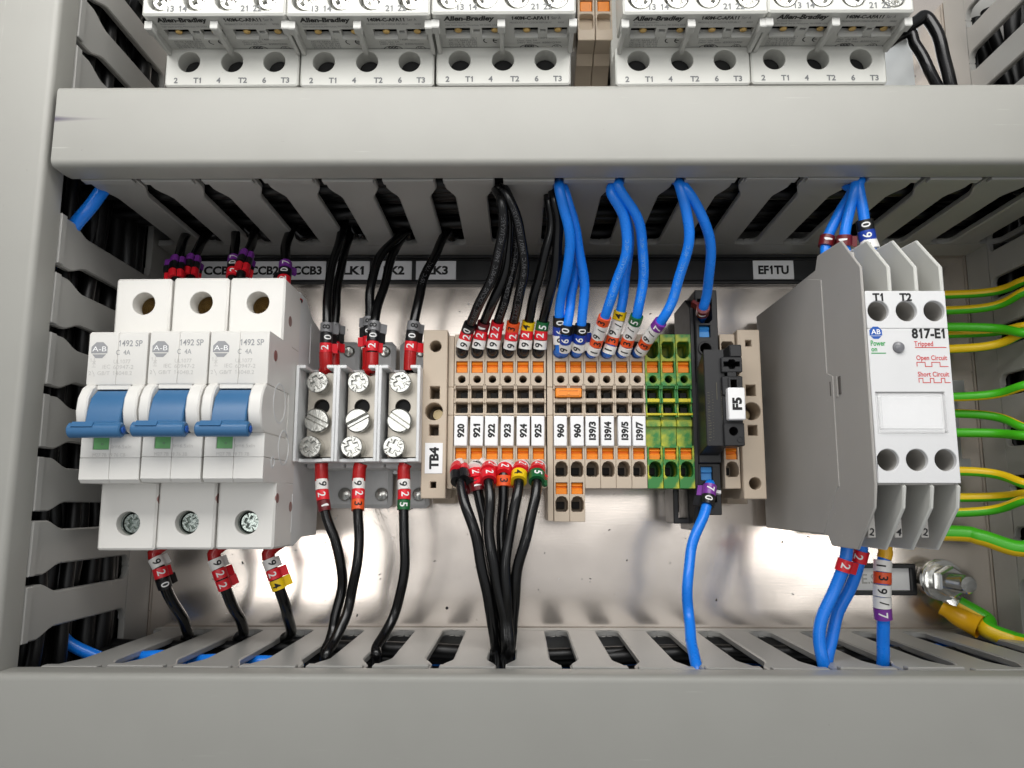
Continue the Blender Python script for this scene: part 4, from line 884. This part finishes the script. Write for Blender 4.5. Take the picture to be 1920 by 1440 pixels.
W('left black wire of the pair entering the link terminal under LK2', [(-51.0, 44.5, 36), A(692, 688, 36), A(692, 640, 36), A(693, 585, 36), A(698, 528, 35), A(720, 470, 31), A(765, 430, 22), (-41.5, 99, 16), (-35, 104, 11)], codes='208', s0=8.6, ring=3.4, ferr=FERR, flen=8, fr=2.3, group=GLK, earside=-1, r=1.6)
W('right black wire of the pair entering the link terminal under LK2', [(-50.0, 44.5, 39), A(697, 690, 40), A(699, 640, 40), A(706, 585, 38), A(722, 525, 33), A(740, 470, 27), A(758, 440, 19), (-42.5, 99, 18), (-38, 104, 16)], codes='208', s0=7.4, ring=3.5, ferr=FERR, flen=7, fr=2.2, group=GLK, earside=1, r=1.6)
W('single black wire bending right into the link terminal under LK3', [(-36.6, 44.5, 38), A(768, 690, 38), A(770, 655, 39), A(777, 600, 39), A(790, 540, 36), A(815, 480, 30), A(840, 428, 22), (-25.0, 98, 18), (-20, 104, 12)], codes='208', s0=6.4, ring=3.4, ferr=FERR, flen=7, fr=2.1, group=GLK, earside=1, r=1.65, print_=('105\u00b0C  VW-1', 30, 1.3, mat('wire_print_grey', srgb(84, 84, 86), 0.6)))
GLL = 'black wires below the link terminals'
W('black wire ringed 9 2 1 leaving the first link terminal downward', [(-64.6, 13.2, 40), A(603, 880, 40), A(604, 920, 41), A(611, 965, 42), A(628, 1015, 42), A(638, 1060, 41), A(640, 1110, 39), A(629, 1165, 40), A(619, 1200, 43), (-59.8, -46, 46), (-60, -55, 42)], codes='921', s0=5.4, ring=3.5, ferr=FERR, flen=6, fr=2.2, group=GLL, ears=False)
W('black wire ringed 9 2 3 leaving the middle link terminal downward', [(-51.6, 13.2, 40), A(674, 880, 40), A(672, 920, 41), A(671, 965, 43), A(674, 1015, 43), A(669, 1070, 43), A(656, 1125, 41), A(640, 1172, 44), A(625, 1205, 47), (-58.2, -46, 51), (-58, -55, 48)], codes='923', s0=5.2, ring=3.5, ferr=FERR, flen=6, fr=2.2, group=GLL, ears=False)
W('black wire ringed 9 2 5 leaving the third link terminal downward', [(-36.9, 13.2, 40), A(757, 880, 40), A(758, 920, 41), A(757, 965, 42), A(760, 1030, 42), A(755, 1090, 41), A(740, 1145, 39), A(722, 1188, 43), A(706, 1215, 48), (-43.0, -46, 50), (-44, -55, 44)], codes='925', s0=5.6, ring=3.3, ferr=FERR, flen=6, fr=2.1, group=GLL, ears=False)
GBL = 'black wires below the breakers'
W('black wire ringed 9 2 0 under the leftmost breaker', [(-110.5, -11, 44), A(290, 1035, 44), A(298, 1062, 44), A(310, 1100, 43), A(330, 1140, 38), A(352, 1185, 26), (-114, -46, 20), (-118, -56, 12)], codes='920', s0=8.6, ring=3.4, ferr=FERR, flen=8.8, fr=2.1, group=GBL, earside=-1, r=1.75)
W('black wire ringed 9 2 2 under the middle breaker', [(-91.8, -11, 44), A(402, 1035, 44), A(408, 1062, 44), A(424, 1105, 43), A(442, 1145, 38), A(456, 1183, 26), (-96.2, -46, 20), (-100, -56, 12)], codes='922', s0=8.6, ring=3.4, ferr=FERR, flen=8.8, fr=2.1, group=GBL, earside=-1, r=1.75)
W('black wire ringed 9 2 4 under the right hand breaker', [(-74.4, -11, 44), A(504, 1035, 44), A(510, 1065, 44), A(526, 1110, 43), A(540, 1150, 38), A(544, 1188, 26), (-80.2, -46, 20), (-82, -56, 12)], codes='924', s0=8.6, ring=3.4, ferr=FERR, flen=8.8, fr=2.1, group=GBL, earside=-1, r=1.75)
GT = 'black wires above the TB4 terminals'
tx = lambda i: -19.05+5.13*i
K = [((0, '920'), [A(866, 655, 40), A(878, 618, 43), A(900, 568, 53), A(928, 500, 61), A(944, 430, 67), A(941, 375, 70), (-6.8, 97, 66), (-3, 103, 55)]),
     ((1, '921'), [A(896, 655, 40), A(906, 610, 43), A(926, 562, 52), A(950, 490, 58), A(957, 425, 62), A(948, 372, 66), (-6.2, 98, 62), (-1, 104, 50)]),
     ((2, '922'), [A(924, 655, 40), A(932, 612, 43), A(948, 555, 51), A(963, 490, 55), A(966, 425, 58), A(952, 372, 62), (-5.2, 99, 58), (2, 104, 46)]),
     ((3, '923'), [A(955, 655, 40), A(962, 610, 44), A(974, 555, 53), A(981, 490, 61), A(973, 420, 67), A(950, 362, 70), (-5.0, 97, 67), (3, 103, 55)]),
     ((4, '924'), [A(984, 655, 40), A(990, 608, 43), A(1003, 550, 51), A(1020, 490, 56), A(1032, 430, 60), A(1029, 375, 63), (8.9, 98, 60), (5, 104, 48)]),
     ((5, '925'), [A(1012, 655, 40), A(1018, 600, 44), A(1033, 545, 52), A(1045, 485, 58), (0, 0, 0), A(1046, 425, 62), A(1038, 372, 66), (10.2, 98, 62), (7, 104, 50)])]
for (i, cd_), pts in K:
    pts = [p for p in pts if tuple(p) != (0, 0, 0)]
    W(f'black ringed wire standing in the upper opening of terminal {cd_}, {cols[i]} on top', [(tx(i), 50.6, 30), (tx(i), 51.0, 36)]+pts, codes=cd_, s0=10.6, ring=3.1, ferr=FERK, flen=8, fr=1.95, group=GT, ears=False, r=1.62, rr=2.3,
      print_=('10 AWG  FLEXING  -40+90\u00b0C  2460V  HELUKABEL', 22, 1.2, mat('wire_print_grey', srgb(84, 84, 86), 0.6)) if i in (0, 2, 3) else None)
GTB = 'blue wires above the terminals'
BL = [('9600'[:3], 6.42, 'rear left blue wire entering the first 960 terminal', [A(1050, 655, 41), A(1048, 620, 44), A(1053, 560, 50), A(1066, 490, 60), A(1064, 420, 68), A(1050, 358, 72), (12.4, 97, 70), (13, 103, 60)], 0),
      ('960', 6.42, 'front blue wire entering the first 960 terminal', [A(1058, 655, 41), A(1062, 615, 46), A(1072, 560, 48), A(1082, 500, 53), A(1077, 430, 60), A(1060, 372, 66), (13.2, 98, 64), (15, 104, 54)], 0),
      ('960', 7.42, 'blue wire entering the second 960 terminal', [A(1084, 655, 41), A(1090, 612, 46), A(1094, 560, 50), A(1091, 500, 56), A(1080, 430, 64), A(1062, 370, 69), (13.6, 97.5, 68), (16, 104, 58)], 1),
      ('I39/3', 8.42, 'blue wire whose top ring is an orange 3', [A(1112, 660, 41), A(1122, 630, 45), A(1138, 580, 53), A(1158, 530, 58), A(1174, 470, 64), A(1170, 410, 69), A(1146, 362, 72), (29.2, 97, 70), (29, 103, 60)], 2),
      ('I39/4', 9.42, 'blue wire whose top ring is a yellow 4', [A(1141, 660, 41), A(1150, 630, 43), A(1164, 580, 47), A(1172, 530, 50), A(1180, 470, 55), A(1172, 410, 61), A(1148, 364, 66), (29.6, 98, 64), (30, 104, 54)], 3),
      ('I39/5', 10.4, 'blue wire whose top ring is a green 5 right of the yellow one', [A(1170, 660, 41), A(1180, 630, 45), A(1196, 582, 52), A(1206, 530, 56), A(1207, 470, 62), A(1193, 410, 68), A(1160, 352, 73), (30.6, 97, 71), (31, 103, 60)], 4),
      ('I39/7', 11.4, 'blue wire with a violet 7 ring leaning over the green terminals', [A(1201, 658, 41), A(1216, 634, 46), A(1244, 594, 54), A(1266, 550, 58), A(1284, 490, 64), A(1291, 430, 69), A(1276, 355, 73), (48.2, 97, 71), (48, 103, 60)], 5)]
for n, (cd_, _, lb, pts, k) in enumerate(BL):
    cx = 14.1+5.13*k; dx = (-0.8, 0.8, 0, 0, 0, 0, 0)[n]
    W(lb, [(cx+dx, 50.4, 30), (cx+dx, 50.7, 36)]+pts, mt=WBLU, codes=cd_, s0=10.2+(3.0 if n == 0 else 0.8), ring=3.1 if len(cd_) == 3 else 2.9, ferr=FERB, flen=8.5, fr=1.95, group=GTB, ears=(n < 3), earside=1, r=1.6, rr=2.25,
      print_=('105\u00b0C 600V HELUKABEL  -40\u00b0C', 30, 1.1, mat('wire_print_pale_blue', srgb(110, 170, 235), 0.5)) if n in (3, 5, 6) else None)
W('blue wire with a brown ring entering the top of the black fuse terminal', [(62.3, 62, 30), (62.3, 63.5, 38), A(1318, 580, 45), A(1326, 548, 50), A(1333, 500, 57), A(1328, 440, 65), A(1305, 385, 71), A(1284, 352, 73), (48.8, 97, 70), (50, 103, 60)], mt=WBLU, codes='1', s0=13.2, ring=3.6, ferr=FERB, flen=3, fr=1.75, group=GTB, earside=-1, rr=2.3)
W('blue wire with violet and black rings leaving the bottom of the black fuse terminal', [(62.6, 4.6, 24), (62.5, 3.6, 34), A(1331, 908, 39), A(1327, 935, 41.5), A(1318, 968, 44), A(1299, 1025, 47), A(1289, 1090, 51), A(1289, 1150, 50), A(1296, 1200, 56), (50.3, -45.5, 66), (51.5, -53, 68)], mt=WBLU, codes='9 70', s0=9.3, ring=3.7, ferr=FERB, flen=3, group='blue wires below the terminals', earside=1, rr=2.4, r=1.65)
GTL = 'black wires below the TB4 terminals'
KL = [('920', tx(0), [A(862, 885, 45), A(868, 925, 50), A(886, 990, 53), A(905, 1070, 52), A(922, 1150, 49), A(928, 1205, 47), (-6.4, -46.5, 44), (-7.5, -54, 34)]),
      ('921', tx(1), [A(890, 890, 43), A(900, 940, 45), A(910, 1000, 46), A(920, 1080, 46), A(932, 1155, 45), A(938, 1195, 43), (-5.6, -47, 38), (-5, -54, 28)]),
      ('922', tx(2), [A(915, 885, 45), A(918, 930, 50), A(919, 1000, 52), A(928, 1080, 52), A(944, 1160, 50), A(950, 1210, 50), (-4.0, -46.5, 48), (-3, -53, 40)]),
      ('923', tx(3), [A(945, 885, 44), A(944, 935, 46), A(942, 1000, 47), A(940, 1080, 47), A(942, 1150, 46), A(944, 1195, 44), (-4.9, -47.5, 40), (-2, -54, 30)]),
      ('924', tx(4), [A(974, 885, 45), A(968, 935, 50), A(955, 1010, 52), A(948, 1080, 52), A(950, 1150, 50), A(955, 1205, 50), (-3.0, -46.5, 49), (-1, -53, 42)]),
      ('925', tx(5), [A(1007, 885, 45), A(1003, 930, 50), A(987, 1000, 53), A(971, 1075, 51), A(962, 1150, 48), A(958, 1205, 45), (-2.6, -46.5, 42), (0, -53, 34)])]
for i, (cd_, cx, pts) in enumerate(KL):
    W(f'black ringed wire drooping from the lower opening of terminal {cd_}, ending in {cols[i]}', [(cx, 12.8, 28), (cx, 12.2, 37)]+pts, codes=cd_, s0=11.2, ring=3.5, ferr=FERK, flen=8, fr=2.0, group=GTL, ears=True, earside=(-1, 1, 1, -1, 1, -1)[i], r=1.68, rr=2.7, cleft=(i == 0))
GR = 'blue wires on the grey relay'
W('left blue wire with a brown ring running up from behind the grey relay', [(94.2, 64, 66), A(1549, 485, 68), A(1551, 448, 68), A(1573, 400, 69), A(1597, 360, 70), (100.5, 97, 68), (99, 104, 60)], mt=WBLU, codes='1', s0=13.5, ring=3.4, group=GR, earside=1, rr=2.35)
W('blue wire with a brown ring just right of the first one above the relay', [(95.4, 64, 66), A(1584, 485, 70), A(1583, 450, 71), A(1590, 400, 72), A(1603, 352, 74), (101.4, 97, 72), (100, 104, 62)], mt=WBLU, codes='1', s0=13.5, ring=3.4, group=GR, earside=1, rr=2.35)
W('blue wire ringed 9 6 0 above the grey relay', [(99.8, 64, 66), A(1632, 485, 72), A(1627, 448, 72), A(1618, 400, 73), A(1610, 350, 74), (102.4, 97, 73), (103, 104, 64)], mt=WBLU, codes='960', s0=13.5, ring=3.2, group=GR, ears=False, rr=2.6)
W('left blue wire with a red 2 ring below the grey relay', [(94.2, -6, 66), A(1588, 1022, 66), A(1583, 1058, 66), A(1565, 1105, 65), A(1541, 1160, 65), A(1537, 1205, 65), (86.6, -46, 65), (89, -53, 60)], mt=WBLU, codes='2', s0=9.6, ring=3.6, group='blue wires below the grey relay', earside=-1, rr=2.3, r=1.75)
W('right blue wire with a red 2 ring below the grey relay', [(95.4, -6, 64), A(1614, 1020, 64), A(1610, 1055, 63), A(1594, 1105, 61), A(1568, 1160, 60), A(1556, 1210, 61), (88.0, -46.5, 62), (90, -53, 56)], mt=WBLU, codes='2', s0=8.6, ring=3.6, group='blue wires below the grey relay', earside=1, rr=2.3, r=1.75)
W('blue wire ringed I 3 9 / 7 below the grey relay', [(100.6, -6, 66), A(1659, 1025, 66), A(1655, 1060, 66), A(1654, 1105, 66), A(1653, 1150, 65), A(1656, 1200, 63), (104.8, -46, 61), (106, -53, 55)], mt=WBLU, ferr=SLV, flen=11.2, fr=2.0, codes='I39/7', s0=11.6, ring=3.35, group='blue wires below the grey relay', ears=False, rr=2.6, r=1.75, extra=1)
# green and yellow earth wires at the right edge
def gy(label, pts, r=1.7, rot=0.0, pr_=None):
    rot = math.radians(rot)
    p = Path(pts); g = G(); n = 16; sec = [(r*math.cos(2*PI*k/n), r*math.sin(2*PI*k/n)) for k in range(n)]
    mm = [1 if (math.cos(2*PI*(k+0.5)/n-rot) > 0.1) else 0 for k in range(n)]
    sweep(g, p.p, sec, mats=mm); t = thing('earth_wire', tuple(p.p[0]), label, 'wire', 'green and yellow earth wires'); g.build('insulation', [WGRN, WYEL], t)
    if pr_:
        V, F = glyphs(pr_); k = 1.2/CAPH; w = G(); Q = []
        for v in V:
            a, ta = p.at(14+v[0]*k); cdir = CAM-a; nn = (cdir-ta*cdir.dot(ta)).normalized(); an = (v[1]*k-0.2)/r
            Q.append(tuple(a+nn*((r+0.05)*math.cos(an))+nn.cross(ta)*((r+0.05)*math.sin(an))))
        w.add(Q, F); w.build('cable_print', INK, t)
    return t
GYW = [('uppermost green and yellow wire at the right edge, yellow side up', 552, 547, 525, -60), ('second green and yellow wire from the top at the right edge', 582, 573, 545, -78), ('thin green wire end behind the third yellow wire at right', 612, 617, 625, 180),
       ('yellow sided wire crossing over two others at the right edge', 627, 620, 611, -55), ('yellow lower wire of the crossing group at the right edge', 655, 645, 622, -20), ('bright green wire at mid height of the right edge', 745, 738, 722, 130),
       ('green wire with thin yellow upper rim bending down at right', 775, 780, 803, -125), ('green wire running level at the right edge below the middle', 811, 813, 817, 180), ('yellow topped wire sloping down just below the relay hole row', 883, 888, 908, -60),
       ('thin yellow and green wire above the crossing lower pair', 932, 934, 926, -60), ('yellow lower wire of the lower crossing pair rising to the right', 962, 955, 936, -110)]
for i, (lb, a, b_, c_, rot) in enumerate(GYW):
    z = 22+(i % 3)*3
    e = A(1925, c_, z+12); gy(lb, [(109.0, A(1770, a+1, z-4).y, z-5), A(1830, (a*2+b_)/3, z+1), e, (e.x+12, e.y-(c_-b_)*0.12, z+14), (e.x+24, e.y, z+8)], 1.55, rot)
gy('thick green and yellow wire with printed text below the relay', [(112, A(1785, 1000, 30).y, 24), A(1790, 1000, 30), A(1840, 1008, 33), A(1925, 1028, 38), (172, -4, 42), (182, -4, 40)], 2.6, 115, '600V  10 AWG  ELC')
# earth cable with ring lug
lx = Vector((ex, ey, 8.0)); t = gy('thick green and yellow cable crimped to the earth stud', [lx+Vector((4, -8, 2)), lx+Vector((11, -13, 6)), A(1850, 1180, 18), A(1900, 1200, 22), A(1960, 1215, 28), (190, -50, 30)], 2.9, 95)
g = G(); g.slab(circ(ex, ey, 7.4, 24), [circ(ex, ey, 3.3, 20)], 6.9, 8.4, 0.2); p = Path([lx+Vector((1.5, -5, 0.0)), lx+Vector((4, -8.5, 1.5)), lx+Vector((8, -11, 4))]); sweep(g, p.p, [(0.8*math.cos(a)*1.6, 3.0*math.sin(a)) for a in [2*PI*k/14 for k in range(14)]]); g.build('ring_lug', STEELB, t)
g = G(); P = Path([A(1765, 1140, 10), A(1785, 1150, 12), A(1812, 1164, 14), A(1838, 1176, 17)], 6).p
n = 20; V = []; F = []
for i, q in enumerate(P):
    k = i/(len(P)-1); r = 2.4+1.6*k-0.35*math.sin(k*9)*(1-k); tt = (P[min(i+1, len(P)-1)]-P[max(i-1, 0)]).normalized(); u = Vector((0, 0, 1)); u = (u-tt*u.dot(tt)).normalized(); w = tt.cross(u)
    V += [tuple(q+u*r*math.cos(2*PI*j/n)*(0.7+0.3*k)+w*r*math.sin(2*PI*j/n)) for j in range(n)]
for i in range(len(P)-1):
    for j in range(n): F.append((i*n+j, i*n+(j+1) % n, (i+1)*n+(j+1) % n, (i+1)*n+j))
g.add(V, F); g.build('crimp_sleeve', SLV, t)
# two black wires looping right of the last starter
W('upper one of two black wires looping beside the rightmost motor starter', [(119, 153, 50), A(1712, 44, 50), A(1736, 31, 50), A(1757, 62, 50), A(1772, 115, 49), A(1784, 168, 47), A(1792, 220, 42)], r=2.1, cat='wire', group='looping black wires')
W('lower one of two black wires looping beside the rightmost motor starter', [(117, 150, 46), A(1698, 62, 48), A(1716, 84, 48), A(1742, 132, 48), A(1762, 172, 46), A(1780, 220, 42)], r=1.9, cat='wire', group='looping black wires')

# ------------------------------------------------------------------ wire bundles lying inside the ducts
def bundle(label, base, axis, span, rows, seed, blue=(), zr=(6, 46), wr=(3, 20)):
    rd = random.Random(seed); g = G(); n = 12
    for k in range(rows):
        z = rd.uniform(*zr); o = rd.uniform(*wr); r = rd.uniform(1.9, 3.0); pts = []
        for i in range(9):
            s = span[0]+(span[1]-span[0])*i/8; oo = min(max(o+rd.uniform(-2.5, 2.5), wr[0]), wr[1]); zz = min(max(z+rd.uniform(-3.5, 3.5), 4), zr[1]+2)
            pts.append((s, base+oo, zz) if axis == 'x' else (base+oo, s, zz))
        sweep(g, Path(pts, 6).p, [(r*math.cos(2*PI*j/n), r*math.sin(2*PI*j/n)) for j in range(n)], m=1 if k in blue else 0)
    o = g.build('wire_bundle', [WBUN, WBLU], None); o['kind'] = 'stuff'; o['label'] = label; o['category'] = 'wire bundle'
bundle('dense black wires filling the upper duct behind its fingers', 96.2, 'x', (-150, 175), 34, 1, (), (6, 60), (4.5, 18.5))
bundle('black wires with a few blue ones running down inside the left duct', -176.4, 'y', (-70, 190), 64, 2, (), (6, 62), (8, 36))
bundle('black and blue wires lying inside the lower duct', -84, 'x', (-150, 175), 26, 3, (0, 5, 14, 21), (5, 26), (4, 36))
bundle('dark wires inside the right duct', 174.5, 'y', (-60, 190), 34, 4, (), (6, 55), (6, 36))
W('bright blue wire crossing the open corner between the left and upper ducts', [A(90, 505, 58), A(118, 455, 64), A(143, 418, 66), A(172, 384, 66), A(198, 350, 64), A(235, 316, 58)], mt=WBLU, r=2.1, group='blue wires in the duct corners')
W('blue wire crossing the open corner between the left and lower ducts', [(-152, -18, 50), (-143, -28, 46), A(118, 1185, 42), A(150, 1218, 40), (-126, -52, 36), (-112, -60, 28)], mt=WBLU, r=1.9, group='blue wires in the duct corners')
for i, (u, v) in enumerate(((290, 1215), (400, 1222), (480, 1225))):
    c = A(u, v, 45)
    W(f'blue wire glimpsed through the {("first", "second", "third")[i]} slot from the left of the lower duct', [c+Vector((-14, -5, -10)), c+Vector((-5, -3, -1)), c+Vector((4, -2.5, 0)), c+Vector((12, -5, -8))], mt=WBLU, r=1.9, group='blue wires inside the lower duct')
# flecks of debris lying on the plate
g = G(); rd = random.Random(5)
for k in range(80):
    x = rd.uniform(-110, 140); y = rd.uniform(-42, 2) if k % 4 else rd.uniform(60, 82); s = rd.uniform(0.12, 0.4); a = rd.uniform(0, 3)
    T = Matrix.Translation((x, y, 0.02)) @ Matrix.Rotation(a, 4, 'Z')
    V, F = bx(-s*rd.uniform(0.6, 2.0), s, -s*0.5, s*0.5, 0, s*0.6); g.add(V, F, 0 if rd.random() < 0.7 else 1, T)
c = at(838, 1140, 0); g.cyl(c.x, c.y, 0.55, 0.02, 0.25, 0.05, 12)
for k in range(9):                                   # pencilled scribble on the sheet
    c = at(700+rd.uniform(0, 26), 950+rd.uniform(0, 34), 0); line(g, c.x, c.y, c.x+rd.uniform(0.8, 2.0), c.y-rd.uniform(1.5, 4.0), 0.03+0.004*k, 0.1)
o = g.build('debris_flecks', [BLKD, LABEL]); o['kind'] = 'stuff'; o['label'] = 'tiny dark and pale flecks scattered on the plate'
for o in bpy.data.objects:
    if o.name.split('.')[0] in ('printed_marks', 'printed_front', 'moulded_text', 'cable_print', 'moulded_rings', 'clamp_metal', 'window_back', 'flank_slot_shade'): o['kind'] = 'stuff'
    for k in ('org',):
        if k in o: del o[k]
